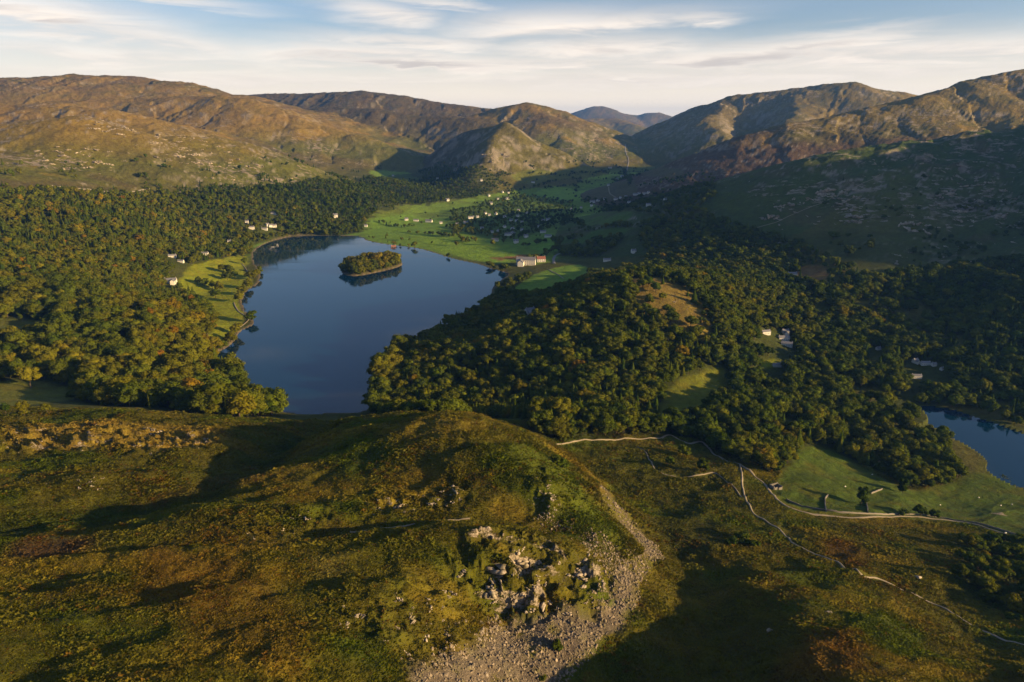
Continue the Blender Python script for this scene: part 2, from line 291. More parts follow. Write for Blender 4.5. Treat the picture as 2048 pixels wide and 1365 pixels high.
def build_heights():
    x, y = GX, GY
    zb = base_h(x, y)
    # warp the plan a little so that crests and flanks wander
    wx = x + 60 * fbm(x, y, 420, 3, 5) * sstep(1500, 3000, y); wy = y + 60 * fbm(x, y, 420, 3, 9) * sstep(1500, 3000, y)
    owner = np.zeros(x.shape, np.int16); z = zb.copy(); top = zb.copy(); AL = np.zeros(x.shape, np.float32); DD = np.zeros(x.shape, np.float32)
    for i, (nm, pts, sl_, w, ro) in enumerate(RIDGES):
        r, al, dd = ridge_h(wx, wy, pts, sl_, w)
        k = np.clip(0.018 * y, 22, 90)
        m = r > top
        owner[m] = i + 1; top = np.maximum(top, r); AL = np.where(m, al + i * 7777, AL); DD = np.where(m, dd, DD)
        z = smax(z, r, k)
    mtn = sstep(-10, 70, z - zb) * np.where(owner > 0, 1, 0.6)
    mtn = np.maximum(mtn, sstep(60, 140, zb) * sstep(1200, 1500, y))
    # gullies run down from the crests; crags and knolls lie over them
    far = sstep(9000, 14000, y)
    gw = AL + 50 * fbm(x, y, 260, 3, 31); fl = sstep(25, 220, DD) * (1 - 0.6 * far)
    gul = ridged(gw / 210.0, DD / 900.0, 1.0, 3, 21, 0.55) - 0.5
    g1 = fbm(x, y, 700, 4, 24); g2 = ridged(x, y + 25 * fbm(x, y, 90, 2, 32), 260, 5, 22) - 0.52
    g3 = fbm(x, y, 70, 4, 23, 0.6)
    big = sstep(1700, 3200, y)
    z = z + mtn * (fl * 26 * gul * big + 24 * g1 * big + 14 * g2 * sstep(1300, 2600, y) * (0.35 + 0.65 * (fbm(x, y, 900, 2, 26) > 0)) * (1 - 0.5 * far) + 7 * g3 * sstep(1000, 1700, y))
    # right hand scar: knobbly ribs slanting down to the left
    scar = sstep(350, 800, x - 0.15 * y) * sstep(950, 1300, y) * (1 - sstep(2300, 2600, y))
    rx = (x + y) * 0.7; ry = (y - x) * 0.7
    z = z + scar * (22 * (ridged(rx / 2.2, ry, 150, 3, 41) - 0.5) + 5 * fbm(x, y, 60, 4, 42))
    # near hill: hummocks and terraces
    near = 1 - sstep(470, 640, y)
    near_r = near * (1 - 0.6 * sstep(120, 260, x) * sstep(280, 380, y))
    hx = x * 0.9 + y * 0.42; hy = y * 0.9 - 0.42 * x
    hum = ridged(hx / 2.6, hy, 62, 2, 51) - 0.5
    z = z + near_r * (6.0 * hum + 3.4 * fbm(x, y, 44, 3, 52) + 1.5 * fbm(x, y, 12, 3, 53) + 0.9 * (ridged(x, y, 20, 2, 57) - .5))
    led = sstep(40, -60, x + 0.0 * y) * sstep(330, 400, y) * (1 - sstep(520, 600, y))
    z = z + led * (5.0 * (ridged(hx / 2.0, hy, 34, 3, 55) - 0.5) + 1.6 * fbm(x, y, 12, 3, 56))
    for pl, wt_ in CRAGZ:
        cw = sstep(6, -6, poly_sd(x, y, pl) + 8 * fbm(x, y, 20, 2, 58)); st_ = ridged(x * 0.8, y * 1.2, 15, 3, 59) - 0.45
        z = z + wt_ * cw * (4.2 * np.clip(st_ * 3, -0.6, 0.6) + 1.0 * fbm(x, y, 5, 2, 60))
    dv = line_dist(x, y, DALE); z = z - (8.0 + 8.0 * sstep(330, 420, y)) * np.exp(-(dv / 26.0) ** 2) * sstep(160, 220, y)
    z = z - 8.0 * np.exp(-(line_dist(x, y, GULLY) / 26.0) ** 2); z = z - 4.5 * np.exp(-(line_dist(x, y, NOTCH) / 9.0) ** 2)
    dk = line_dist(x, y, BROW); z = z + 5.0 * np.exp(-(dk / 26.0) ** 2)
    mid = sstep(480, 640, y) * (1 - sstep(1600, 2200, y)) * (1 - scar)
    z = z + mid * 4 * fbm(x, y, 140, 3, 54)
    z = np.maximum(z, RYD_Z + 0.8)
    # water basins
    dl = poly_sd(x, y, LAKE, 270); di = poly_sd(x, y, ISLE)
    d = np.maximum(dl, -di)
    d = d + 3.0 * fbm(x, y, 30, 2, 61)
    low = 0.5 + 0.06 * np.clip(d, 0, None)
    wgt = np.exp(-np.clip(d, 0, None) / 45.0)
    zs = np.where(d > 0, np.maximum(z * (1 - wgt) + low * wgt, 0.35 + 0.012 * np.clip(d, 0, 60)), -0.6 - np.clip(-d, 0, 60) * 0.08)
    isl = np.clip(-di, 0, None); zs = np.where(di < 0, 0.5 + 7.0 * (1 - np.exp(-isl / 14.0)), zs)
    z = np.where((dl < 260), zs, z)
    for poly, lv, rr in ((RYD, RYD_Z, 120), (RIV, -1.0, 25)):
        d = poly_sd(x, y, poly, 250) + 2.5 * fbm(x, y, 22, 2, 62); wgt = np.exp(-np.clip(d, 0, None) / (rr * 0.25))
        z2 = np.where(d > 0, np.maximum(z * (1 - wgt) + (lv + 0.5 + 0.05 * np.clip(d, 0, None)) * wgt, lv + 0.3), lv - 0.6 - np.clip(-d, 0, 40) * 0.06)
        z = np.where(d < rr * 2, z2, z)
    return z.astype(np.float32), owner, mtn
GZ, OWN, MTN = build_heights()

def ground(x, y):
    x = np.asarray(x, np.float64); y = np.asarray(y, np.float64)
    fa = np.clip((x / y - A0) / (A1 - A0) * (NA - 1), 0, NA - 1.001); fb = np.clip((np.log(y) - math.log(Y0)) / (math.log(Y1) - math.log(Y0)) * (NB - 1), 0, NB - 1.001)
    i = fa.astype(int); j = fb.astype(int); u = fa - i; v = fb - j
    return (GZ[j, i] * (1 - u) + GZ[j, i + 1] * u) * (1 - v) + (GZ[j + 1, i] * (1 - u) + GZ[j + 1, i + 1] * u) * v
_TY = np.exp(np.linspace(math.log(Y0 + 2), math.log(24000), 2600))
def hit(px, py):                         # where the pixel's ray meets the land
    x, y, z = ray(px, py)
    X = x / y * _TY; Z = CAM_Z + z / y * _TY
    g = ground(X, _TY); k = np.nonzero(Z <= np.maximum(g, -50))[0]
    if len(k) == 0: k = [len(_TY) - 1]
    k = k[0]; Y = _TY[k]
    if k > 0:
        d0 = Z[k - 1] - g[k - 1]; d1 = Z[k] - g[k]
        if d0 > 0 >= d1: Y = _TY[k - 1] + (_TY[k] - _TY[k - 1]) * d0 / (d0 - d1)
    X = x / y * Y
    return (X, Y, float(ground(X, Y)))
def hits(pts): return [hit(*p) for p in pts]
def hpoly(pts, k=1): return smooth_loop([h[:2] for h in hits(pts)], k)

# ---------------------------------------------------------------- helpers for objects
def tag(o, label=None, cat=None, group=None, kind=None):
    if label: o['label'] = label
    if cat: o['category'] = cat
    if group: o['group'] = group
    if kind: o['kind'] = kind
    return o
def link(o, parent=None):
    COL.objects.link(o)
    if parent is not None: o.parent = parent
    return o
def mesh_np(name, v, f, mats=(), smooth=False, matidx=None):
    me = bpy.data.meshes.new(name); v = np.asarray(v, np.float32); f = np.asarray(f, np.int32)
    me.vertices.add(len(v)); me.vertices.foreach_set('co', v.ravel())
    k = f.shape[1]
    me.loops.add(f.size); me.loops.foreach_set('vertex_index', f.ravel())
    me.polygons.add(len(f)); me.polygons.foreach_set('loop_start', np.arange(0, f.size, k, dtype=np.int32))
    for m in mats: me.materials.append(m)
    if matidx is not None: me.polygons.foreach_set('material_index', np.asarray(matidx, np.int32))
    me.update(calc_edges=True)
    if smooth: me.shade_smooth()
    return me
def new_mat(name):
    m = bpy.data.materials.new(name); m.use_nodes = True; nt = m.node_tree
    return m, nt, nt.nodes['Principled BSDF']
def flat_mat(name, col, rough=0.85, var=0.18, scale=0.8, spec=0.2):
    m, nt, p = new_mat(name)
    g = N(nt, 'ShaderNodeNewGeometry'); oi = N(nt, 'ShaderNodeObjectInfo')
    n = NOISE(nt, g.outputs['Position'], scale, 4.0)
    k = M(nt, 'ADD', M(nt, 'MULTIPLY', M(nt, 'SUBTRACT', n, 0.5), 2 * var), M(nt, 'MULTIPLY', M(nt, 'SUBTRACT', oi.outputs['Random'], 0.5), var))
    c = MIX(nt, 1.0, (*col, 1), COMB(nt, *[M(nt, 'ADD', k, 1.0)] * 3), 'MULTIPLY')
    nt.links.new(c, p.inputs['Base Color']); p.inputs['Roughness'].default_value = rough; p.inputs['Specular IOR Level'].default_value = spec
    return m

# ---------------------------------------------------------------- what grows where (world plan, outlines taken from the photograph)
MEADOWS = [hpoly(p) for p in [
  [(385,530),(440,518),(490,508),(500,528),(482,540),(508,560),(500,575),(480,592),(478,615),(490,632),(478,655),(465,672),(425,698),(412,690),(425,660),(436,640),(404,592),(352,574),(365,550)],
  [(-150,766),(0,763),(90,760),(150,778),(160,798),(60,812),(-150,815)],
  [(-100,638),(0,636),(50,640),(140,648),(60,668),(30,690),(-100,695)],
  [(1308,845),(1335,768),(1400,742),(1455,735),(1472,766),(1425,808),(1385,845)],
  [(1520,725),(1555,718),(1566,732),(1525,740)],
  [(1592,535),(1645,528),(1664,562),(1600,568)],
  [(1560,960),(1600,890),(1680,902),(1760,957),(1830,987),(1900,965),(1975,940),(2048,985),(2200,1050),(2200,1110),(2048,1078),(1900,1040),(1760,1032),(1640,1028),(1575,1010),(1550,985)],
  [(1010,592),(1080,543),(1150,527),(1182,538),(1165,572),(1085,594)],
  [(500,492),(545,478),(610,474),(560,486),(515,500)]]]
FIELDS = [hpoly(p) for p in [
  [(735,430),(800,425),(905,440),(912,455),(820,466),(728,478)],[(820,470),(915,465),(960,478),(1010,490),(1040,500),(1030,530),(960,525),(870,500)],[(1060,480),(1160,465),(1250,452),(1265,465),(1200,480),(1130,500),(1060,505)],
  [(1150,422),(1260,418),(1275,442),(1180,455),(1145,445)],[(1065,385),(1110,362),(1260,358),(1285,380),(1250,398),(1160,400),(1100,398)],[(1015,345),(1060,335),(1120,345),(1240,345),(1240,356),(1100,360),(1040,372)],[(800,408),(890,402),(910,418),(850,428),(800,424)],
  [(740,338),(830,342),(850,362),(790,362),(740,350)],[(1030,498),(1110,500),(1120,520),(1040,535)],[(1260,330),(1320,335),(1380,345),(1340,360),(1270,355)]]]
def in_any(x, y, polys, soft=0.0):
    m = np.full(np.shape(x), 1e9, np.float32)
    for p in polys: m = np.minimum(m, poly_sd(x, y, p))
    return m
WOODS = [(hpoly(p, 1), d) for p, d in [
  ([(-170,400),(0,388),(150,380),(300,390),(420,378),(520,376),(640,360),(760,368),(845,382),(930,386),(900,402),(830,410),(760,420),(735,440),(722,470),(560,476),(505,498),(500,512),(440,518),(380,530),(330,548),(350,575),(395,592),(430,640),(415,690),(428,708),(480,770),(552,826),(470,836),(330,818),(200,812),(130,792),(-170,800)], 1.0),
  ([(745,822),(755,740),(800,697),(900,648),(985,605),(1000,585),(1060,576),(1150,562),(1200,547),(1280,542),(1300,502),(1270,478),(1290,447),(1400,432),(1500,458),(1600,492),(1690,522),(1705,560),(1800,550),(1900,530),(2048,515),(2200,500),(2300,800),(2048,862),(1950,828),(1840,806),(1835,830),(1880,868),(1945,898),(1958,935),(1900,962),(1830,985),(1760,950),(1680,900),(1600,888),(1560,955),(1530,940),(1460,915),(1400,885),(1300,868),(1200,880),(1100,882),(1060,862),(1000,838),(830,828)], 1.0),
  ([(830,345),(900,335),(960,335),(1000,350),(1010,372),(960,396),(880,404),(800,398),(760,385),(700,372),(760,352)], 0.85),
  ([(880,456),(900,430),(960,402),(1050,385),(1130,400),(1170,425),(1150,447),(1100,457),(1060,472),(1030,486),(960,472)], 0.36),
  ([(1180,408),(1260,395),(1380,372),(1440,380),(1420,425),(1290,442),(1240,418)], 0.38),
  ([(1255,470),(1220,500),(1190,520),(1110,512),(1120,500),(1180,480)], 0.7),
  ([(1900,1085),(1960,1075),(2048,1085),(2200,1110),(2200,1290),(2048,1250),(1985,1225),(1920,1160)], 0.8)]]
BARE = [(hpoly(p, 1), d) for p, d in [
  ([(1255,558),(1330,556),(1400,595),(1432,648),(1418,685),(1372,685),(1305,635),(1258,598)], 0.14),
  ([(1700,602),(1780,590),(1860,610),(1880,650),(1950,690),(1920,702),(1860,682),(1790,652),(1720,642)], 0.25),
  ([(1690,782),(1760,768),(1790,800),(1740,812)], 0.2),
  ([(1850,812),(1960,832),(2100,862),(2200,850),(2100,815),(1940,795)], 0.35),
  ([(1880,862),(1935,890),(1965,915),(1975,945),(1960,960),(1920,920),(1890,890)], 0.1),
  ([(1560,500),(1640,490),(1700,530),(1690,580),(1620,580),(1600,545)], 0.25)]]
HEDGES = [[h[:2] for h in hits(p)] for p in [
  [(820,466),(860,470),(905,474),(912,462)],[(1045,492),(1100,484),(1150,478)],[(1160,428),(1200,420),(1240,424)],[(1090,378),(1150,372),(1160,380)],[(1000,388),(1080,372),(1130,360)],
  [(1175,462),(1240,454),(1290,450)],[(1060,348),(1130,352),(1240,350)],[(1100,404),(1165,402),(1190,412)],[(760,447),(800,456),(830,452)],[(870,510),(905,520),(950,530),(1005,543)],[(768,491),(800,494),(832,498)],
  [(1060,520),(1100,508),(1120,490)],[(1005,400),(1060,395),(1120,398)],[(900,425),(950,415),(1000,412)],[(1150,395),(1190,400),(1220,406)],[(1270,375),(1300,370),(1350,362)],[(1180,350),(1230,362),(1260,372)],
  [(1000,575),(1030,570),(1080,548)],[(920,470),(930,485),(940,482)],[(1130,440),(1160,446),(1165,458)],[(1225,330),(1248,340),(1262,362)]]]
SHORE_TREES = [(520,546,1.0),(512,556,.9),(500,560,.9),(494,577,1.0),(484,590,.95),(480,605,.9),(502,643,1.1),(474,668,.9),(462,684,.9),(446,700,.8),(470,556,.8),(455,560,.9),(490,530,.9),(486,516,.95),(478,508,1),(440,582,.9),(425,578,.95),(410,572,1.0),(396,568,.9),(432,597,.8),(448,545,.7),(462,548,.7),(430,640,1.0),(424,655,1.0)]
SCREE = hpoly([(1195,965),(1222,1000),(1262,1040),(1305,1085),(1326,1110),(1302,1140),(1275,1160),(1285,1200),(1245,1250),(1192,1300),(1142,1345),(1100,1390),(860,1390),(800,1350),(870,1315),(930,1290),(985,1245),(1060,1228),(1130,1236),(1190,1218),(1222,1180),(1238,1130),(1270,1118),(1290,1105),(1272,1078),(1230,1030),(1200,990)], 1)
SCREE2 = hpoly([(1062,1032),(1130,1045),(1190,1075),(1250,1102),(1275,1112),(1240,1140),(1225,1170),(1190,1110),(1130,1070)], 1)

# ---------------------------------------------------------------- terrain: ground colour, with some light and shade painted in
gx, gy, gz = GX, GY, GZ
dzx = np.zeros_like(gz); dzy = np.zeros_like(gz)
dzx[:, 1:-1] = (gz[:, 2:] - gz[:, :-2]) / (gx[:, 2:] - gx[:, :-2]); dzx[:, 0] = dzx[:, 1]; dzx[:, -1] = dzx[:, -2]
tmp = (gz[2:, :] - gz[:-2, :]) / (gy[2:, :] - gy[:-2, :]); ta = (gx[2:, :] - gx[:-2, :]) / (gy[2:, :] - gy[:-2, :])
dzy[1:-1, :] = tmp - dzx[1:-1, :] * ta; dzy[0] = dzy[1]; dzy[-1] = dzy[-2]
NRM = np.stack([-dzx, -dzy, np.ones_like(gz)], -1); NRM /= np.linalg.norm(NRM, axis=-1, keepdims=True)
SLOPE = np.sqrt(dzx ** 2 + dzy ** 2)

def C(r, g, b): return np.array([r, g, b], np.float32)
PASTURE = C(0.120, 0.205, 0.022); MEADOW = C(0.175, 0.195, 0.010); ROUGH = C(0.095, 0.088, 0.010); OLIVE = C(0.055, 0.062, 0.012); STRAW = C(0.230, 0.145, 0.026)
RUST = C(0.150, 0.058, 0.012); HEATH = C(0.085, 0.058, 0.030); FELL = C(0.140, 0.096, 0.026); ROCK = C(0.250, 0.215, 0.175); SCREEC = C(0.105, 0.086, 0.064); FLOOR = C(0.042, 0.052, 0.010); PURPLE = C(0.075, 0.045, 0.034); SHORE = C(0.17, 0.14, 0.09)
def lay(col, w, c): return col + (c - col) * np.clip(w, 0, 1)[..., None]
x, y, z = gx, gy, gz
jx = x + 0.02 * y * fbm(x, y, 40, 3, 71) + 4 * fbm(x, y, 14, 2, 72); jy = y + 0.02 * y * fbm(x, y, 40, 3, 73) + 4 * fbm(x, y, 14, 2, 74)
nA = fbm(x, y, 120, 5, 75, 0.6); nB = fbm(x, y, 420, 4, 76, 0.55); nC = fbm(x, y, 30, 4, 77, 0.6); nD = fbm(x, y, 1300, 3, 78)
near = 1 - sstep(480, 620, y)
colr = np.zeros(x.shape + (3,), np.float32) + ROUGH
# valley pasture
valley = sstep(70, 25, z) * sstep(1500, 1750, y)
colr = lay(colr, 1 - near, OLIVE)
colr = lay(colr, valley, PASTURE * 1.0); colr = lay(colr, valley * sstep(0.05, 0.35, nB) * 0.5, C(0.085, 0.120, 0.02)); colr = lay(colr, valley * sstep(0.1, 0.3, nA) * 0.35, OLIVE)
fd = np.zeros(x.shape, np.float32)
for i, q in enumerate(FIELDS):
    w_ = sstep(10, -10, poly_sd(x + 0.3 * (jx - x), y + 0.3 * (jy - y), q)); fd = np.maximum(fd, w_)
    colr = lay(colr, w_, PASTURE * (1.25 if i in (2, 3, 4, 5, 9) else 1.0) * C(*[(1, 1, 1), (1.1, 1.05, .9), (.95, 1, 1), (1.15, 1.08, .9), (1, .98, 1), (1.1, 1, 1.1), (1.05, .95, 1), (1.1, 1, 1), (1.1, 1, .8), (1, .9, 1)][i]))  # some valley fields painted brighter to offset the deep shade on them
# fells
own_ = lambda *n: np.isin(OWN, [i + 1 for i, r in enumerate(RIDGES) if r[0] in n])
hi = np.clip(MTN, 0, 1) * sstep(1000, 1500, y) * (1 - fd)
lowg = sstep(360, 170, z + 90 * nA)
colr = lay(colr, hi, FELL); colr = lay(colr, hi * sstep(-0.15, 0.2, nA) * 0.75, C(0.085, 0.080, 0.014)); colr = lay(colr, hi * lowg * 0.8, C(0.075, 0.085, 0.012))
colr = lay(colr, hi * sstep(0.05, 0.3, nB) * 0.55, HEATH); colr = lay(colr, hi * sstep(0.12, 0.35, fbm(x, y, 200, 4, 79)) * sstep(120, 220, z) * 0.6, STRAW)
colr = lay(colr, own_('silver_hill') * 0.45, C(0.085, 0.092, 0.013))
left = sstep(200, -300, x) * sstep(5500, 4000, y)
colr = lay(colr, hi * left * sstep(170, 300, z + 30 * nA) * 0.55, STRAW * 0.95)
own = lambda *n: np.isin(OWN, [i + 1 for i, r in enumerate(RIDGES) if r[0] in n])
colr = lay(colr, own('near_scar', 'added_shade_ridge') * 0.75, C(0.036, 0.060, 0.011)); colr = lay(colr, own('near_scar') * sstep(0.0, 0.3, nA) * 0.6, C(0.075, 0.065, 0.026))
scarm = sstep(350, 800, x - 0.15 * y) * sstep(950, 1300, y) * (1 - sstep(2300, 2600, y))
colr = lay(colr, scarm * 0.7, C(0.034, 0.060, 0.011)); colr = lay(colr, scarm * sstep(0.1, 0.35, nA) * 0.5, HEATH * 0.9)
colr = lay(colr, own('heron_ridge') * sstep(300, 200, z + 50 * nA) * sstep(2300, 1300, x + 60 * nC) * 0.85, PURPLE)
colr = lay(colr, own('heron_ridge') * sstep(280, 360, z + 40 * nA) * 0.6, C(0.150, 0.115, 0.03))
colr = lay(colr, own('east_fell', 'east_fell_spur', 'east_fell_buttress') * 0.5, C(0.110, 0.095, 0.026))
colr = lay(colr, own('tarn_ridge', 'north_west_fell') * 0.6, C(0.050, 0.042, 0.026)); colr = lay(colr, own('cone_crag', 'cone_crag_foot') * 0.8, C(0.085, 0.074, 0.014)); colr = lay(colr, own('cone_crag', 'cone_crag_foot') * sstep(-60, -300, x) * 0.7, C(0.05, 0.042, 0.026))  # shade painted into the colour of the dark ridges and the cone's left side
# bare rock on steep ground and in patches of crag
crag = sstep(0.42, 0.62, SLOPE + 0.35 * nC) * hi
colr = lay(colr, crag * sstep(-0.1, 0.2, nA) * 0.75, ROCK * 0.8)
rp = sstep(0.14, 0.30, fbm(x + y * 0.5, y, 40, 4, 81, 0.7)) * sstep(0.02, 0.22, fbm(x, y, 340, 2, 82))
colr = lay(colr, rp * np.clip(hi + scarm, 0, 1) * 0.8 * sstep(5200, 3500, y), ROCK * 0.95)
# near hill
g_green = sstep(-0.05, 0.3, fbm(x, y, 60, 4, 83)); g_rust = sstep(0.08, 0.38, fbm(x + 300, y, 75, 4, 84, 0.6)); g_straw = sstep(0.05, 0.35, fbm(x * 0.6, y, 48, 4, 85, 0.6))
colr = lay(colr, near * g_green * 0.8, C(0.062, 0.086, 0.006)); colr = lay(colr, near * g_straw * 0.6, C(0.200, 0.145, 0.016)); colr = lay(colr, near * g_rust * 0.2 * sstep(420, 240, y), RUST)
for pp, c, w in [([(250,1090),(420,1120),(560,1180),(640,1290),(560,1380),(420,1300),(280,1200)], RUST, .28), ([(480,930),(560,925),(540,960),(440,990),(300,1018),(230,1022),(330,995),(430,965)], C(.20,.115,.03), .8),
                 ([(0,1080),(180,1070),(200,1100),(0,1150)], C(.085,.045,.022), .8), ([(1560,1330),(1620,1270),(1700,1260),(1760,1330),(1700,1380),(1560,1380)], RUST * 1.1, .5),
                 ([(620,1120),(680,1105),(690,1150),(640,1170)], C(.15,.125,.03), .7), ([(0,850),(200,840),(440,850),(470,890),(300,905),(0,905)], C(.27,.185,.030), .75), ([(760,850),(900,835),(1010,860),(900,900),(760,900)], C(.17,.130,.016), .6),  # straw turf, lightened further: sunlight painted on the hummocks and knoll top
                 ([(1330,1010),(1480,1060),(1420,1130),(1300,1090)], C(.06,.065,.012), .8), ([(1640,1070),(1740,1090),(1720,1140),(1650,1120)], RUST * .7, .6), ([(1120,890),(1320,890),(1480,960),(1540,1030),(1400,1040),(1200,960)], C(.085,.085,.010), .7)]:
    q = hpoly(pp); colr = lay(colr, w * sstep(6, -8, poly_sd(jx, jy, q)), c)
colr = lay(colr, 0.8 * np.exp(-(line_dist(x, y, DALE) / 20.0) ** 2) * near, C(0.040, 0.058, 0.008))
# woods floor, meadows, scree
wd = np.zeros(x.shape, np.float32)
for p, d in WOODS: wd = np.maximum(wd, d * sstep(6, -6, poly_sd(jx, jy, p)))
colr = lay(colr, wd * 0.9, FLOOR)
for p, d in BARE: colr = lay(colr, sstep(5, -10, poly_sd(jx, jy, p)), C(0.085, 0.080, 0.016) if p is not BARE[0][0] else C(0.15, 0.11, 0.024))
mj = 0.012
for i, p in enumerate(MEADOWS):
    sdm = poly_sd(x + 0.35 * (jx - x), y + 0.35 * (jy - y), p)
    c = [MEADOW, C(.10, .11, .018), C(.09, .10, .018), C(.115, .125, .012), MEADOW, C(.17, .10, .03), C(.070, .105, .012), PASTURE, PASTURE][i]
    colr = lay(colr, sstep(4, -4, sdm), c); colr = lay(colr, sstep(4, -4, sdm) * sstep(0.0, 0.35, nC) * (0.75 if i == 6 else 0.3), c * C(1.25, 0.85, 0.9))
sdl = np.maximum(poly_sd(x, y, LAKE), -poly_sd(x, y, ISLE))
colr = lay(colr, sstep(7, 2, sdl) * (sdl > -20), SHORE * 0.75)
SCR = sstep(3, -4, poly_sd(x + 0.5 * (jx - x), y + 0.5 * (jy - y), SCREE) + 7 * nC + 5 * fbm(x, y, 14, 3, 87))
colr = lay(colr, SCR * np.where(y > 262, sstep(-0.2, 0.15, nC), sstep(-0.55, -0.1, nC + 0.5 * fbm(x, y, 9, 3, 88))), SCREEC)
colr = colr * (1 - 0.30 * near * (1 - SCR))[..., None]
sd_brown = poly_sd(jx, jy, hpoly([(985, 515), (1060, 508), (1075, 516), (1030, 520), (990, 522)])); colr = lay(colr, sstep(5, -5, sd_brown), C(.16, .09, .03))
colr *= (1 + 0.22 * nC + 0.12 * fbm(x, y, 8, 2, 86))[..., None]
colr = np.clip(colr, 0.004, 0.6)
rock_w = np.clip(hi * (0.12 + 1.1 * sstep(0.0, 0.3, fbm(x, y, 420, 3, 89)) + 0.8 * sstep(0.3, 0.6, SLOPE)) + scarm * (0.06 + 0.78 * sstep(0.1, 0.35, fbm(x, y, 190, 3, 99))), 0, 1) * (1 - fd) * sstep(8000, 5500, y) * (1 - wd)
rock_w = rock_w * np.where(own('cone_crag', 'cone_crag_foot', 'tarn_ridge'), 0.25, 1.0)
for pl, wt_ in CRAGZ: rock_w = np.maximum(rock_w, np.clip(wt_ + 0.12, 0, 1.08) * (1.0 + 0.4 * nC) * sstep(6, -6, poly_sd(x, y, pl) + 6 * nC))
rock_w = np.maximum(rock_w, near * (1 - SCR) * sstep(0.08, 0.35, fbm(x + 50, y, 55, 3, 90)) * 0.55)

def ground_mat(name):
    m, nt, p = new_mat(name)
    at = N(nt, 'ShaderNodeAttribute'); at.attribute_name = 'albedo'
    g = N(nt, 'ShaderNodeNewGeometry'); pos = g.outputs['Position']
    a = NOISE(nt, pos, 0.9, 6.0, 0.65, 0.3); b = NOISE(nt, pos, 0.11, 5.0, 0.6, 0.4); c = NOISE(nt, pos, 0.025, 4.0, 0.6)
    k = M(nt, 'ADD', M(nt, 'MULTIPLY', M(nt, 'SUBTRACT', a, 0.5), 1.5), M(nt, 'ADD', M(nt, 'MULTIPLY', M(nt, 'SUBTRACT', b, 0.5), 1.0), M(nt, 'MULTIPLY', M(nt, 'SUBTRACT', c, 0.5), 0.7)))
    col = MIX(nt, 1.0, at.outputs['Color'], COMB(nt, *[M(nt, 'ADD', k, 1.0)] * 3), 'MULTIPLY')
    hue = N(nt, 'ShaderNodeHueSaturation'); setin(nt, hue.inputs['Color'], col)
    setin(nt, hue.inputs['Hue'], M(nt, 'ADD', 0.5, M(nt, 'MULTIPLY', M(nt, 'SUBTRACT', b, 0.5), 0.06)))
    rk = N(nt, 'ShaderNodeAttribute'); rk.attribute_name = 'rockiness'
    mp = N(nt, 'ShaderNodeMapping'); nt.links.new(pos, mp.inputs[0]); mp.inputs['Rotation'].default_value = (0, 0, 0.6); mp.inputs['Scale'].default_value = (0.55, 1.0, 1.6)
    r1 = NOISE(nt, mp.outputs[0], 0.05, 7.0, 0.68, 0.5); r2 = NOISE(nt, pos, 0.012, 3.0, 0.6)
    rm = RANGE(nt, M(nt, 'ADD', r1, M(nt, 'ADD', M(nt, 'MULTIPLY', M(nt, 'SUBTRACT', rk.outputs['Fac'], 1.0), 0.22), M(nt, 'MULTIPLY', M(nt, 'SUBTRACT', r2, 0.5), 0.25))), 0.545, 0.60)
    rcol = MIX(nt, RANGE(nt, a, 0.35, 0.65), (0.11, 0.09, 0.068, 1), (0.34, 0.285, 0.22, 1))
    fin = MIX(nt, M(nt, 'MULTIPLY', rm, 0.9), hue.outputs[0], rcol)
    nt.links.new(fin, p.inputs['Base Color']); p.inputs['Roughness'].default_value = 0.95; p.inputs['Specular IOR Level'].default_value = 0.08
    bp = N(nt, 'ShaderNodeBump'); bp.inputs['Strength'].default_value = 0.7; bp.inputs['Distance'].default_value = 1.0
    h = M(nt, 'ADD', M(nt, 'ADD', M(nt, 'MULTIPLY', rm, 1.6), M(nt, 'MULTIPLY', a, 1.7)), M(nt, 'ADD', M(nt, 'MULTIPLY', b, 4.0), M(nt, 'MULTIPLY', c, 7.0)))
    setin(nt, bp.inputs['Height'], h); nt.links.new(bp.outputs[0], p.inputs['Normal'])
    return m
MAT_GROUND = ground_mat('hill_turf')

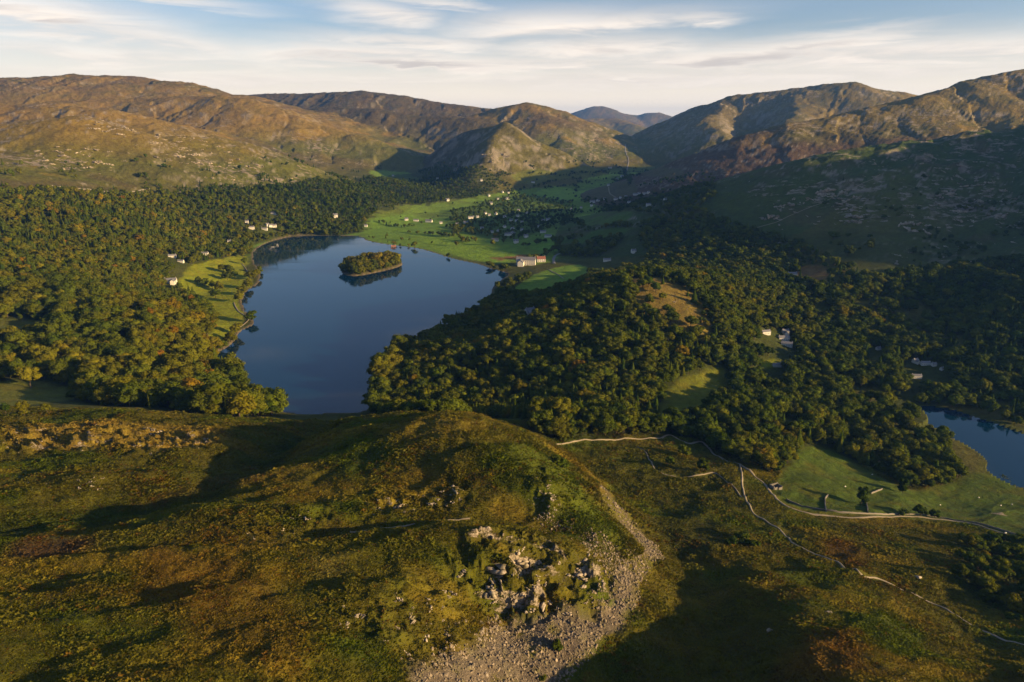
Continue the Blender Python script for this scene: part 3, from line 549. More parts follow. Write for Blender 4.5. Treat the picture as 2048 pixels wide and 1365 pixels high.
def terrain():
    own_id = {r[0]: i + 1 for i, r in enumerate(RIDGES)}
    fams = [('near_hillside', None, 'bracken and grass hillside in the foreground with a scree slope'),
            ('valley_floor', None, 'green valley floor with fields, woods and lake shores'),
            ('craggy_hill', ['silver_hill'], 'sunlit rocky hill rising from the left-hand forest'),
            ('brown_fell', ['west_fell', 'west_shoulder', 'west_spur'], 'broad golden brown fell on the left skyline'),
            ('dark_ridge', ['north_west_fell', 'tarn_ridge'], 'dark ridge on the skyline left of centre'),
            ('conical_hill', ['cone_crag', 'cone_crag_foot'], 'small conical hill with a sunlit right side above the valley'),
            ('rounded_fell', ['steel_fell', 'steel_fell_spur'], 'rounded fell just left of the valley gap'),
            ('gullied_mountain', ['east_fell', 'east_fell_spur', 'east_fell_buttress'], 'gullied mountain on the skyline right of the valley gap'),
            ('long_ridge', ['heron_ridge'], 'long ridge climbing to the right edge, sunlit above and heather brown below'),
            ('shaded_hillside', ['near_scar', 'added_shade_ridge'], 'dark shaded hillside with pale rocks at the right'),
            ('far_mountains', ['far_peak', 'far_ridge'], 'hazy blue mountains seen through the valley gap')]
    fam = np.where(gy < 560, 0, 1).astype(np.int16)
    for k, (nm, rs, lb) in enumerate(fams):
        if rs:
            for r in rs: fam[(OWN == own_id[r]) & (gy > 900)] = k
    fq = fam[:-1, :-1]
    idx = np.arange(NA * NB).reshape(NB, NA)
    quads = np.stack([idx[:-1, :-1], idx[:-1, 1:], idx[1:, 1:], idx[1:, :-1]], -1)
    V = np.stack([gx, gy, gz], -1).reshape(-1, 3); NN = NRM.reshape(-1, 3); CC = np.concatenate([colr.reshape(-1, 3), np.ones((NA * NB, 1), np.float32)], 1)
    for k, (nm, rs, lb) in enumerate(fams):
        q = quads[fq == k]
        if len(q) == 0: continue
        u, inv = np.unique(q, return_inverse=True)
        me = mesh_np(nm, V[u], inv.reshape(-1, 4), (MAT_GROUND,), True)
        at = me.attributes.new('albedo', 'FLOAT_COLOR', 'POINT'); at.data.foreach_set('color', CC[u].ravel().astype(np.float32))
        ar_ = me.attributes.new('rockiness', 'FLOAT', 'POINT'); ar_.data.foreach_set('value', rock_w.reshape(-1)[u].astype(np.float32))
        me.normals_split_custom_set_from_vertices(NN[u].tolist())
        tag(link(bpy.data.objects.new(nm, me)), lb, None, None, 'structure')
terrain()

# ---------------------------------------------------------------- water
def water_mat(name, deep):
    m, nt, p = new_mat(name)
    g = N(nt, 'ShaderNodeNewGeometry')
    n = NOISE(nt, g.outputs['Position'], 0.35, 3.0, 0.5); mp = N(nt, 'ShaderNodeMapping'); nt.links.new(g.outputs['Position'], mp.inputs[0]); mp.inputs['Rotation'].default_value = (0, 0, 0.5); mp.inputs['Scale'].default_value = (0.25, 1.0, 1.0); n2_ = NOISE(nt, mp.outputs[0], 0.016, 4.0, 0.6)
    p.inputs['Base Color'].default_value = (*deep, 1); p.inputs['IOR'].default_value = 1.33
    setin(nt, p.inputs['Roughness'], RANGE(nt, n2_, 0.45, 0.62, 0.02, 0.11))
    bp = N(nt, 'ShaderNodeBump'); bp.inputs['Strength'].default_value = 0.035; bp.inputs['Distance'].default_value = 0.6
    setin(nt, bp.inputs['Height'], n); nt.links.new(bp.outputs[0], p.inputs['Normal'])
    return m
MAT_WATER = water_mat('lake_water', (0.001, 0.020, 0.048))
def water(name, poly, zz, label, grow):
    n = len(poly); area = sum(poly[i][0] * poly[(i + 1) % n][1] - poly[(i + 1) % n][0] * poly[i][1] for i in range(n)); sgn = 1 if area > 0 else -1
    out = []
    for i in range(n):
        a, b = poly[i - 1], poly[(i + 1) % n]; t = Vector((b[0] - a[0], b[1] - a[1])).normalized()
        out.append((poly[i][0] + sgn * t.y * grow, poly[i][1] - sgn * t.x * grow, zz))
    if sgn < 0: out.reverse()
    me = bpy.data.meshes.new(name); me.from_pydata(out, [], [tuple(range(n))]); me.materials.append(MAT_WATER)
    return tag(link(bpy.data.objects.new(name, me)), label, None, None, 'structure')
water('lake', LAKE, 0.0, 'large still blue lake with a wooded island', 5)
water('small_lake', RYD, RYD_Z, 'small dark lake at the right edge', 5)
water('river', RIV, -1.0, 'short glint of river among the trees left of the small lake', 2)

# ---------------------------------------------------------------- foliage
def foliage_mat(name, trunk=False):
    m, nt, p = new_mat(name); nt.nodes.remove(p)
    out = nt.nodes['Material Output']
    at = N(nt, 'ShaderNodeAttribute'); at.attribute_type = 'INSTANCER'; at.attribute_name = 'tint'
    tco = N(nt, 'ShaderNodeTexCoord'); oi = N(nt, 'ShaderNodeObjectInfo')
    n = NOISE(nt, tco.outputs['Object'], 9.0, 3.0, 0.6)
    t = M(nt, 'ADD', at.outputs['Fac'], M(nt, 'MULTIPLY', M(nt, 'SUBTRACT', n, 0.5), 0.22))
    r = N(nt, 'ShaderNodeValToRGB'); setin(nt, r.inputs[0], t); e = r.color_ramp.elements
    stops = [(0.0, (0.015, 0.029, 0.005)), (0.25, (0.034, 0.058, 0.005)), (0.5, (0.068, 0.086, 0.007)), (0.72, (0.122, 0.112, 0.007)), (0.88, (0.180, 0.098, 0.007)), (1.0, (0.180, 0.066, 0.007))]
    e[0].position, e[0].color = stops[0][0], (*stops[0][1], 1); e[1].position, e[1].color = stops[-1][0], (*stops[-1][1], 1)
    for pz, c in stops[1:-1]:
        q = e.new(pz); q.color = (*c, 1)
    v = M(nt, 'ADD', 0.75, M(nt, 'ADD', M(nt, 'MULTIPLY', oi.outputs['Random'], 0.5), M(nt, 'MULTIPLY', M(nt, 'SUBTRACT', n, 0.5), 0.8)))
    c = MIX(nt, 1.0, r.outputs[0], COMB(nt, v, v, v), 'MULTIPLY')
    d = N(nt, 'ShaderNodeBsdfDiffuse'); tr = N(nt, 'ShaderNodeBsdfTranslucent'); nt.links.new(c, d.inputs[0]); nt.links.new(c, tr.inputs[0])
    mx = N(nt, 'ShaderNodeMixShader'); mx.inputs[0].default_value = 0.22; nt.links.new(d.outputs[0], mx.inputs[1]); nt.links.new(tr.outputs[0], mx.inputs[2])
    nt.links.new(mx.outputs[0], out.inputs[0])
    return m
MAT_LEAF = foliage_mat('tree_leaves'); MAT_BARK = flat_mat('bark', (0.06, 0.045, 0.03))

_ico = bmesh.new(); bmesh.ops.create_icosphere(_ico, subdivisions=1, radius=1.0); _ico.verts.ensure_lookup_table()
ICO_V = np.array([v.co[:] for v in _ico.verts]); ICO_F = np.array([[v.index for v in f.verts] for f in _ico.faces]); _ico.free()
_ico = bmesh.new(); bmesh.ops.create_icosphere(_ico, subdivisions=3, radius=1.0); _ico.verts.ensure_lookup_table()
ICO3_V = np.array([v.co[:] for v in _ico.verts]); ICO3_F = np.array([[v.index for v in f.verts] for f in _ico.faces]); _ico.free()
def quads_at(P, Nn, size, rng, aspect=1.0):
    Nn = Nn / np.linalg.norm(Nn, axis=1, keepdims=True)
    ref = rng.normal(size=Nn.shape); T = np.cross(Nn, ref); T /= np.linalg.norm(T, axis=1, keepdims=True); B = np.cross(Nn, T)
    s = size[:, None] if np.ndim(size) else size
    a = P - T * s - B * s * aspect * 0.6; b = P + T * s * 0.8 - B * s * aspect; c = P + T * s * 0.6 + B * s * aspect; d = P - T * s * 0.9 + B * s * 0.7 * aspect
    V = np.stack([a, b, c, d], 1).reshape(-1, 3); n = len(P); i = np.arange(n) * 4
    F = np.concatenate([np.stack([i, i + 1, i + 2], 1), np.stack([i, i + 2, i + 3], 1)])
    return V, F
def join(parts):
    Vs, Fs, o = [], [], 0
    for V, F in parts:
        Vs.append(V); Fs.append(F + o); o += len(V)
    return np.concatenate(Vs), np.concatenate(Fs)
def tube(p0, p1, r0, r1, n=6):
    p0 = np.array(p0, float); p1 = np.array(p1, float); d = p1 - p0; d /= np.linalg.norm(d); r = np.array([1, 0, 0]) if abs(d[2]) > 0.8 else np.array([0, 0, 1.0])
    t = np.cross(d, r); t /= np.linalg.norm(t); b = np.cross(d, t); an = np.arange(n) / n * 2 * PI
    ring = np.cos(an)[:, None] * t + np.sin(an)[:, None] * b
    V = np.concatenate([p0 + ring * r0, p1 + ring * r1]); i = np.arange(n); j = (i + 1) % n
    return V, np.concatenate([np.stack([i, j, j + n], 1), np.stack([i, j + n, i + n], 1)])
def broadleaf(seed, near=True, wide=1.0):
    rng = np.random.default_rng(seed); parts = []
    nc = 15 if near else 6
    cen = [(0, 0, 0.70), (0, 0, 0.5)]; rad = [0.26, 0.30]
    while len(cen) < nc:
        th = rng.uniform(0, 2 * PI); zz = rng.uniform(0.28, 0.86); rr = 0.30 * wide * math.sqrt(max(0.05, 1 - ((zz - 0.52) / 0.42) ** 2)) * rng.uniform(0.75, 1.12)
        cen.append((rr * math.cos(th), rr * math.sin(th), zz)); rad.append(rng.uniform(0.10, 0.19))
    nq = 125 if near else 40
    for c, r in zip(cen, rad):
        c = np.array(c)
        parts.append((ICO_V * r * 0.80 * (1 + 0.15 * rng.normal(size=(len(ICO_V), 1))) + c, ICO_F))
        d = rng.normal(size=(nq, 3)); d[:, 2] = np.abs(d[:, 2]) * 0.9 + d[:, 2] * 0.1 - 0.15; d /= np.linalg.norm(d, axis=1, keepdims=True)
        P_ = c + d * r * rng.uniform(0.82, 1.12, (nq, 1)); nn = d * np.array([1, 1, 1]) + rng.normal(size=d.shape) * 0.42
        parts.append(quads_at(P_, nn, rng.uniform(0.013, 0.030, nq) * (1 if near else 2.2), rng))
    crown = join(parts)
    tr = [tube((0, 0, -0.06), (0, 0, 0.5), 0.028, 0.014)]
    for k in range(3):
        th = rng.uniform(0, 2 * PI); tr.append(tube((0, 0, 0.2 + 0.06 * k), (0.2 * math.cos(th), 0.2 * math.sin(th), 0.48 + 0.08 * k), 0.012, 0.005, 5))
    return crown, join(tr)
def conifer(seed, near=True, slim=1.0):
    rng = np.random.default_rng(seed); parts = []
    tiers = 11 if near else 6
    for k in range(tiers):
        f = k / (tiers - 1); zz = 0.12 + 0.84 * f; R0 = slim * (0.205 * (1 - f) ** 0.85 + 0.012)
        nb = int((16 - 9 * f) if near else (9 - 4 * f))
        for q in range(nb):
            th = (q + rng.uniform(-0.4, 0.4)) / nb * 2 * PI + k * 1.3; L = R0 * rng.uniform(0.75, 1.2)
            d = np.array([math.cos(th), math.sin(th), 0]); s = np.array([-d[1], d[0], 0])
            z1 = zz + 0.045 + rng.uniform(-.02, .02); z2 = zz - 0.045 * (1 - 0.5 * f) + rng.uniform(-.02, .02); w = L * 0.42 + 0.008
            V = np.array([d * 0.0 + (0, 0, z1 + 0.03), d * L * 0.55 + s * w + (0, 0, (z1 + z2) / 2), d * L + (0, 0, z2), d * L * 0.55 - s * w + (0, 0, (z1 + z2) / 2), d * L * 0.5 + (0, 0, (z1 + z2) / 2 + 0.03)])
            parts.append((V, np.array([[0, 4, 1], [0, 3, 4], [4, 2, 1], [4, 3, 2]])))
    n = 7; an = np.arange(n) / n * 2 * PI; base = np.stack([0.13 * slim * np.cos(an), 0.13 * slim * np.sin(an), np.full(n, 0.12)], 1); V = np.concatenate([base, [[0, 0, 0.99]]]); i = np.arange(n)
    parts.append((V, np.stack([i, (i + 1) % n, np.full(n, n)], 1)))
    return join(parts), tube((0, 0, -0.06), (0, 0, 0.4), 0.02, 0.012)
def bush(seed):
    rng = np.random.default_rng(seed); parts = []
    for k in range(7):
        th = rng.uniform(0, 2 * PI); rr = rng.uniform(0, 0.34); c = np.array([rr * math.cos(th), rr * math.sin(th), rng.uniform(0.22, 0.6)]); r = rng.uniform(0.2, 0.34)
        parts.append((ICO_V * r * 0.8 + c, ICO_F)); d = rng.normal(size=(50, 3)); d[:, 2] = np.abs(d[:, 2]); d /= np.linalg.norm(d, axis=1, keepdims=True)
        parts.append(quads_at(c + d * r * rng.uniform(0.85, 1.15, (50, 1)), d + rng.normal(size=d.shape) * 0.45, rng.uniform(0.04, 0.08, 50), rng))
    return join(parts), tube((0, 0, -0.1), (0, 0, 0.35), 0.05, 0.03)
PROTO = []          # (crown mesh, trunk mesh, joined mesh, kind)
def add_proto(name, ct, kind):
    (cv, cf), (tv, tf) = ct
    cm = mesh_np(name + '_crown', cv, cf, (MAT_LEAF,)); tm = mesh_np(name + '_trunk', tv, tf, (MAT_BARK,))
    jv, jf = join([ct[0], ct[1]]); jm = mesh_np(name, jv, jf, (MAT_LEAF, MAT_BARK), False, np.r_[np.zeros(len(cf)), np.ones(len(tf))])
    PROTO.append((cm, tm, jm, kind))
for k in range(6): add_proto('broadleaf', broadleaf(100 + k, True, [1.0, 1.15, 0.85, 1.05, 1.25, 0.95][k]), 'b')
for k in range(4): add_proto('conifer', conifer(200 + k, True, [1.0, 0.8, 1.2, 0.9][k]), 'c')
for k in range(3): add_proto('far_broadleaf', broadleaf(300 + k, False, [1.0, 1.2, 0.9][k]), 'B')
for k in range(2): add_proto('far_conifer', conifer(400 + k, False, [1.0, 0.85][k]), 'C')
for k in range(2): add_proto('bush', bush(500 + k), 's')

def instancer(name, P_, protos, idx, rot, scl, label, floats=None, colors=None):
    """one object whose points carry instances of the given meshes (what nobody could count)"""
    me = bpy.data.meshes.new(name); me.vertices.add(len(P_)); me.vertices.foreach_set('co', np.asarray(P_, np.float32).ravel())
    def att(nm, typ, d, key='value'):
        a = me.attributes.new(nm, typ, 'POINT'); a.data.foreach_set(key, np.ascontiguousarray(d).ravel())
    att('pick', 'INT', np.asarray(idx, np.int32)); att('rot', 'FLOAT_VECTOR', np.asarray(rot, np.float32), 'vector'); att('scl', 'FLOAT_VECTOR', np.asarray(scl, np.float32), 'vector')
    for k, v in (floats or {}).items(): att(k, 'FLOAT', np.asarray(v, np.float32))
    for k, v in (colors or {}).items(): att(k, 'FLOAT_COLOR', np.asarray(v, np.float32), 'color')
    coll = bpy.data.collections.new(name + '_pieces')
    for i, pm in enumerate(protos): coll.objects.link(bpy.data.objects.new('%s_piece_%02d' % (name, i), pm))
    ng = bpy.data.node_groups.new(name, 'GeometryNodeTree')
    ng.interface.new_socket('Geometry', in_out='INPUT', socket_type='NodeSocketGeometry'); ng.interface.new_socket('Geometry', in_out='OUTPUT', socket_type='NodeSocketGeometry')
    gi = N(ng, 'NodeGroupInput'); go = N(ng, 'NodeGroupOutput'); iop = N(ng, 'GeometryNodeInstanceOnPoints'); ci = N(ng, 'GeometryNodeCollectionInfo')
    ci.inputs['Collection'].default_value = coll; ci.inputs['Separate Children'].default_value = True; ci.inputs['Reset Children'].default_value = True
    ng.links.new(gi.outputs[0], iop.inputs['Points']); ng.links.new(ci.outputs[0], iop.inputs['Instance']); iop.inputs['Pick Instance'].default_value = True
    def na(nm, typ):
        n = N(ng, 'GeometryNodeInputNamedAttribute'); n.data_type = typ; n.inputs[0].default_value = nm; return n.outputs[0]
    ng.links.new(na('pick', 'INT'), iop.inputs['Instance Index']); ng.links.new(na('scl', 'FLOAT_VECTOR'), iop.inputs['Scale'])
    e2r = N(ng, 'FunctionNodeEulerToRotation'); ng.links.new(na('rot', 'FLOAT_VECTOR'), e2r.inputs[0]); ng.links.new(e2r.outputs[0], iop.inputs['Rotation'])
    ng.links.new(iop.outputs[0], go.inputs[0])
    o = bpy.data.objects.new(name, me); md = o.modifiers.new('scatter', 'NODES'); md.node_group = ng
    return tag(link(o), label, None, None, 'stuff')

def project(x, y, z):
    dx, dy, dz = x, y, z - CAM_Z; f = dy * CP - dz * SP; up = dy * SP + dz * CP
    return CX + FPX * dx / f, CY - FPX * up / f
def sees(x, y, z):                       # is the point clear of the land in front of it?
    t = np.linspace(0.05, 0.985, 60)
    return bool(np.all(CAM_Z + (z - CAM_Z) * t > ground(x * t, np.maximum(y * t, Y0)) - 0.5))

# ---------------------------------------------------------------- where the buildings stand (needed before planting)
HOUSES = [  # px, py, kind, scale, turn, area
 (963,362,'a',1,.3,'n'),(1066,366,'l',1,.1,'n'),(1005,386,'a',1,1.2,'v'),(1017,387,'a',.9,.4,'v'),(978,393,'a',1,.8,'v'),(996,399,'b',.8,.2,'v'),(1014,399,'l',1.1,.5,'v'),(982,409,'b',1.2,.1,'v'),
 (971,429,'a',1,.9,'v'),(979,432,'a',1,.2,'v'),(992,430,'a',1.1,1.4,'v'),(1009,436,'b',1,.7,'v'),(1037,423,'a',1,.2,'v'),(1035,434,'l',1,1.3,'v'),(942,438,'l',1.2,.45,'v'),(955,436,'a',1,.5,'v'),(932,447,'l',1,.5,'v'),(914,451,'a',1,.4,'v'),
 (1022,443,'b',1,.1,'v'),(1033,444,'a',1,.9,'v'),(1044,446,'a',.9,.3,'v'),(1054,428,'a',1,1.1,'v'),(1078,432,'a',1,.6,'v'),(1085,443,'l',1,.1,'v'),(1096,442,'b',1.1,.2,'v'),(1078,455,'a',.9,.5,'v'),(964,459,'a',1,.5,'v'),(1025,460,'a',1.1,1.0,'v'),
 (1016,472,'l',1.2,.6,'v'),(1024,470,'b',1.2,1.3,'v'),(1044,462,'a',1,.2,'v'),(1052,475,'b',1.1,.3,'v'),(990,483,'l',1.1,.0,'v'),(1032,486,'b',1.2,.2,'v'),(1086,466,'l',1,.1,'v'),(1096,475,'l',1.1,-.2,'v'),(1009,456,'a',1,.8,'v'),(984,466,'a',.9,.3,'v'),(996,464,'a',.9,1.2,'v'),
 (1220,337,'l',1.2,.1,'e'),(1244,355,'b',1.3,.5,'e'),(1234,360,'a',1.1,.1,'e'),(1217,372,'b',1,.2,'e'),(1185,406,'l',1.2,.1,'e'),(1195,403,'b',1,1.2,'e'),(1209,400,'a',1,.3,'e'),(1232,400,'l',1,.2,'e'),(1241,397,'a',1,.9,'e'),(1258,407,'b',1,.4,'e'),
 (1271,391,'l',1.1,.1,'e'),(1278,389,'a',1,.5,'e'),(1290,389,'l',1.1,.1,'e'),(1297,387,'a',1,.6,'e'),(1183,413,'a',1,.7,'e'),(1162,417,'a',.9,.2,'e'),(1142,420,'a',.9,1.1,'e'),(1298,412,'l',1,.0,'e'),(1252,395,'a',1,.4,'e'),(1310,398,'a',1,.3,'e'),(1330,402,'a',1,.8,'e'),
 (813,441,'b',1.1,.2,'f'),(832,443,'l',1,.1,'f'),(858,445,'l',1.3,-.1,'f'),(882,448,'a',1,.3,'f'),(786,353,'a',1.1,.3,'w'),(875,359,'a',1.1,.6,'w'),(895,402,'b',1.2,.5,'w'),(867,367,'a',1,.2,'w'),
 (502,458,'l',1.1,.3,'l'),(529,460,'l',1.0,.1,'l'),(541,454,'a',1,.7,'l'),(549,454,'b',1,.2,'l'),(535,452,'a',1,1.1,'l'),(671,434,'b',1.3,.4,'l'),(732,454,'a',1,.1,'l'),(494,446,'a',1,.3,'l'),(548,429,'l',1,.1,'l'),(459,486,'a',1,.5,'l'),
 (345,515,'l',1.0,.4,'t'),(410,510,'l',1,.2,'t'),(362,525,'l',.8,.1,'t'),
 (1267,505,'b',1.1,.3,'r'),(1214,523,'l',1.1,.2,'r'),(1181,547,'l',1.0,.1,'r'),(1220,546,'a',.9,.5,'r'),(1531,668,'l',.9,.4,'r'),(1570,668,'b',1,.2,'r'),(1567,680,'l',1,.1,'r'),(1573,692,'l',1,-.2,'r'),(1553,733,'l',.75,.2,'r'),
 (1756,700,'a',.7,.3,'y'),(1830,725,'b',.8,.5,'y'),(1850,730,'l',.8,.1,'y'),(1867,732,'a',.7,.2,'y'),(1832,756,'l',.8,.0,'y'),(1883,740,'a',.6,.6,'y'),(1584,552,'l',1.1,.1,'r')]
SPECIAL = {'hotel': (1052,530), 'annex': (1082,524), 'mansion': (342,566), 'cottage': (1060,629), 'boathouse': (787,496), 'barn': (1551,977)}
H_POS = [(h, hit(h[0], h[1])) for h in HOUSES]
S_POS = {k: hit(*v) for k, v in SPECIAL.items()}
ALL_B = np.array([p[:2] for _, p in H_POS] + [p[:2] for p in S_POS.values()])
PATHS = {k: (smooth, w, [h for h in hits(v)]) for k, (smooth, w, v) in {
 'terrace_path': (1, 2.4, [(1322,877),(1341,871),(1374,887),(1405,885),(1426,908),(1447,920),(1480,929),(1509,953),(1530,970),(1551,995),(1571,1012),(1613,1026),(1654,1032),(1717,1036),(1758,1034),(1820,1034),(1862,1038),(1924,1045),(1986,1061),(2048,1082),(2130,1110)]),
 'hillside_path': (1, 1.4, [(1480,930),(1484,950),(1486,978),(1501,1016),(1530,1041),(1559,1059),(1584,1086),(1625,1107),(1675,1124),(1717,1144),(1758,1159),(1820,1186),(1883,1215),(1924,1240),(1986,1271),(2044,1290),(2120,1330)]),
 'looping_path': (1, 1.2, [(1275,895),(1293,908),(1306,933),(1327,949),(1385,953),(1430,947),(1463,970),(1484,995)]),
 'woodland_edge_path': (1, 1.6, [(1098,886),(1150,883),(1200,880),(1245,878),(1290,878),(1322,877)]),
 'knoll_path': (1, 0.9, [(700,1065),(774,1057),(824,1050),(866,1044),(940,1038)]),
 'lakeside_path': (1, 2.2, [(484,528),(491,537),(498,548)]), 'meadow_path': (1, 2.4, [(468,606),(471,614),(478,624),(490,632),(497,640),(480,655)]),
 'hillside_track': (1, 1.6, [(1430,470),(1500,458),(1550,446),(1587,429),(1632,411),(1700,380),(1760,350)]), 'valley_road': (1, 7.0, [(1251,289),(1251,304),(1257,321),(1255,335),(1250,350)]), 'farm_lane': (1, 4.0, [(1217,374),(1218,382),(1222,390),(1232,396)]),
 'hotel_drive': (1, 7.0, [(1108,528),(1108,516),(1118,508),(1138,503)]), 'field_path': (1, 3.0, [(1098,540),(1115,549),(1128,558)])}.items()}
PATH_PTS = np.array([p[:2] for _, _, v in PATHS.values() for a_, b_ in zip(v[:-1], v[1:]) for p in [tuple(np.array(a_) + (np.array(b_) - np.array(a_)) * t) for t in (0, .25, .5, .75)]])

# ---------------------------------------------------------------- planting
def scatter_points():
    out = []
    for (y0, y1, sp) in ((250, 490, 6.5), (490, 1350, 7.6), (1350, 2300, 9.5), (2300, 4300, 12.0)):
        ys = np.arange(y0, y1, sp)
        for yy in ys:
            xs = np.arange(max(-1.0 * yy - 40, -1900), min(1.0 * yy + 40, 1700), sp)
            out.append(np.stack([xs + RNG.uniform(-.48, .48, len(xs)) * sp, yy + RNG.uniform(-.48, .48, len(xs)) * sp], 1))
    p = np.concatenate(out); x, y = p[:, 0].astype(np.float32), p[:, 1].astype(np.float32)
    dens = np.zeros(len(x), np.float32)
    jx_ = x + 10 * fbm(x, y, 50, 2, 91); jy_ = y + 10 * fbm(x, y, 50, 2, 92)
    for q, d in WOODS: dens = np.maximum(dens, np.where(poly_sd(jx_, jy_, q) < 0, d, 0))
    gap = fbm(x, y, 110, 3, 93)
    dens *= np.where(gap < -0.42, 0.35, 1.0)
    zz = ground(x, y)
    # thin woodland on the lower slopes and round the fields
    cl = sstep(0.12, 0.42, fbm(x, y, 190, 3, 94)); slope_w = sstep(1500, 1900, y) * sstep(4300, 3600, y) * sstep(20, 45, zz) * sstep(150, 85, zz)
    dens = np.maximum(dens, 0.75 * cl * slope_w); dens = np.maximum(dens, 0.012 * (zz < 60) * (y > 1650))
    lt = sstep(-150, -500, x) * sstep(1300, 1600, y) * sstep(3000, 2300, y) * sstep(0.0, 0.35, fbm(x, y, 130, 3, 98)) * sstep(215, 120, zz)
    dens = np.maximum(dens, 0.4 * lt)
    scr_ = sstep(350, 800, x - 0.15 * y) * sstep(1000, 1250, y) * sstep(1900, 1500, y) * sstep(-0.1, 0.4, fbm(x, y, 120, 3, 95))
    dens = np.maximum(dens, 0.55 * scr_ * sstep(190, 90, zz))
    for q in FIELDS: dens = np.where(poly_sd(x, y, q) < 3, 0.006, dens)
    for h in HEDGES:
        d = line_dist(x, y, h); dens = np.maximum(dens, np.where(d < 8, 0.75, 0))
    for q, d in BARE: dens = np.where(poly_sd(x, y, q) < 0, np.minimum(dens, d), dens)
    for q in MEADOWS: dens = np.where(poly_sd(x, y, q) < 1.5, 0, dens)
    isle = poly_sd(x, y, ISLE); dens = np.where(isle < -2, 1.0, dens)
    wet = np.maximum(poly_sd(x, y, LAKE), -isle); dens = np.where(wet < 2.0, 0, dens)
    ry_ = poly_sd(x, y, RYD); dens = np.where((ry_ < 32) & (x < 470), dens * 0.12, dens); dens = np.where((ry_ < 2.5) | (poly_sd(x, y, RIV) < 5), 0, dens)
    for (bx, by) in ALL_B:
        dx = x - bx; dy = y - by; near_b = by < 1500; front = (np.abs(dx - (bx / by) * dy) < (13 if near_b else 9)) & (dy < 0) & (dy > (-62 if near_b else -34))
        dens = np.where((dx * dx + dy * dy < 12 ** 2) | front, 0, dens)
    for (bx, by) in PATH_PTS[PATH_PTS[:, 1] < 1400]: dens = np.where((x - bx) ** 2 + (y - by) ** 2 < 25, 0, dens)
    keep = RNG.uniform(size=len(x)) < dens * 0.94
    x, y, zz = x[keep], y[keep], zz[keep]
    keep = zz < 260
    return x[keep], y[keep], zz[keep], isle[np.nonzero(dens * 0 + 1)[0]][:0]
tx, ty, tz, _ = scatter_points()
# island gets a denser stand of its own
ix = RNG.uniform(min(p[0] for p in ISLE), max(p[0] for p in ISLE), 900).astype(np.float32); iy = RNG.uniform(min(p[1] for p in ISLE), max(p[1] for p in ISLE), 900).astype(np.float32)
k_ = poly_sd(ix, iy, ISLE) < -2.5; ix, iy = ix[k_][:230], iy[k_][:230]
n_isle = len(ix); sh = [hit(a, b) for a, b, c in SHORE_TREES]
tx = np.r_[tx, ix, [p[0] for p in sh]]; ty = np.r_[ty, iy, [p[1] for p in sh]]; tz = ground(tx, ty)
nt_ = len(tx); is_isle = np.zeros(nt_, bool); is_isle[nt_ - n_isle - len(sh):nt_ - len(sh)] = True; is_shore = np.zeros(nt_, bool); is_shore[nt_ - len(sh):] = True
right_side = sstep(-100, 100, tx + 0.0 * ty); zone = fbm(tx, ty, 260, 3, 96)
pc = 0.10 + 0.7 * zone; pc = np.where(tx < 0, pc + 0.26 * sstep(950, 1350, ty), pc); pc = np.where(is_isle, 0.3, pc); pc = np.where((ty > 1250) & (tx > -330), 0.04, pc)
con = (RNG.uniform(size=nt_) < np.clip(pc, 0.03, 0.7)) & ~is_shore
Hh = np.where(con, RNG.uniform(10, 20, nt_), 6.5 + 12 * RNG.uniform(size=nt_) ** 1.4 * (1 + 0.25 * (RNG.uniform(size=nt_) < 0.12)))
Hh = np.where((tx < -150) & (ty < 1000) & ~con, Hh * (1.15 + 0.5 * (RNG.uniform(size=nt_) < 0.3)), Hh); Hh = np.where(is_isle, Hh * 1.15, Hh); Hh = np.where(is_shore, RNG.uniform(15, 20, nt_), Hh); Hh = np.where(ty > 1800, Hh * np.where(tx > -450, 0.78, 0.9), Hh)
scr2 = (tx - 0.15 * ty > 500) & (ty > 1000); Hh = np.where(scr2 & (tz > 70), Hh * 0.6, Hh); Hh = np.where(ty < 480, Hh * 0.5, Hh)
Wd = Hh * RNG.uniform(0.9, 1.25, nt_) * np.where(con, 1.15, 1.18)
tn = np.clip(np.where(tx < 0, 0.55, 0.47) + 0.22 * fbm(tx, ty, 180, 3, 97) + RNG.normal(size=nt_) * 0.085 - np.where(con, 0.16, 0) - 0.22 * sstep(1700, 2300, ty) - 0.15 * sstep(450, 800, tx), 0.02, 0.98)
tn = np.where(RNG.uniform(size=nt_) < 0.025, np.clip(tn + 0.2, 0, 0.9), tn); tn = np.where(is_isle, np.clip(tn + 0.08, 0.5, 0.75), tn)
rz = RNG.uniform(0, 2 * PI, nt_); near_m = ty < 1500
pick = np.where(con, np.where(near_m, 6 + RNG.integers(0, 4, nt_), 13 + RNG.integers(0, 2, nt_)), np.where(near_m, RNG.integers(0, 6, nt_), 10 + RNG.integers(0, 3, nt_)))
ppx, ppy = project(tx, ty, tz + Hh * 0.7)
vis_in = (ppx > 8) & (ppx < 2040) & (ppy < 1357)
app = Hh / np.hypot(tx, ty) * vis_in
chosen = np.zeros(nt_, bool)
for kind_m in (con, ~con):
    order = np.argsort(-np.where(kind_m, app, 0)); got = 0
    for i in order:
        if got >= 285 or app[i] <= 0: break
        if sees(tx[i], ty[i], tz[i] + Hh[i] * 0.8): chosen[i] = True; got += 1
def place_tree(pm, name, loc, h, w, rot, tint, label, group):
    e = bpy.data.objects.new(name, None); e.empty_display_size = 2.0; link(e); e.location = loc; e.rotation_euler = (0, 0, rot); e.scale = (w, w, h)
    tag(e, label, 'bush' if 'bush' in name else 'tree', group)
    for nm, me in (('crown', pm[0]), ('trunk', pm[1])):
        c = link(bpy.data.objects.new(nm, me), e); c['tint'] = float(tint)
    return e
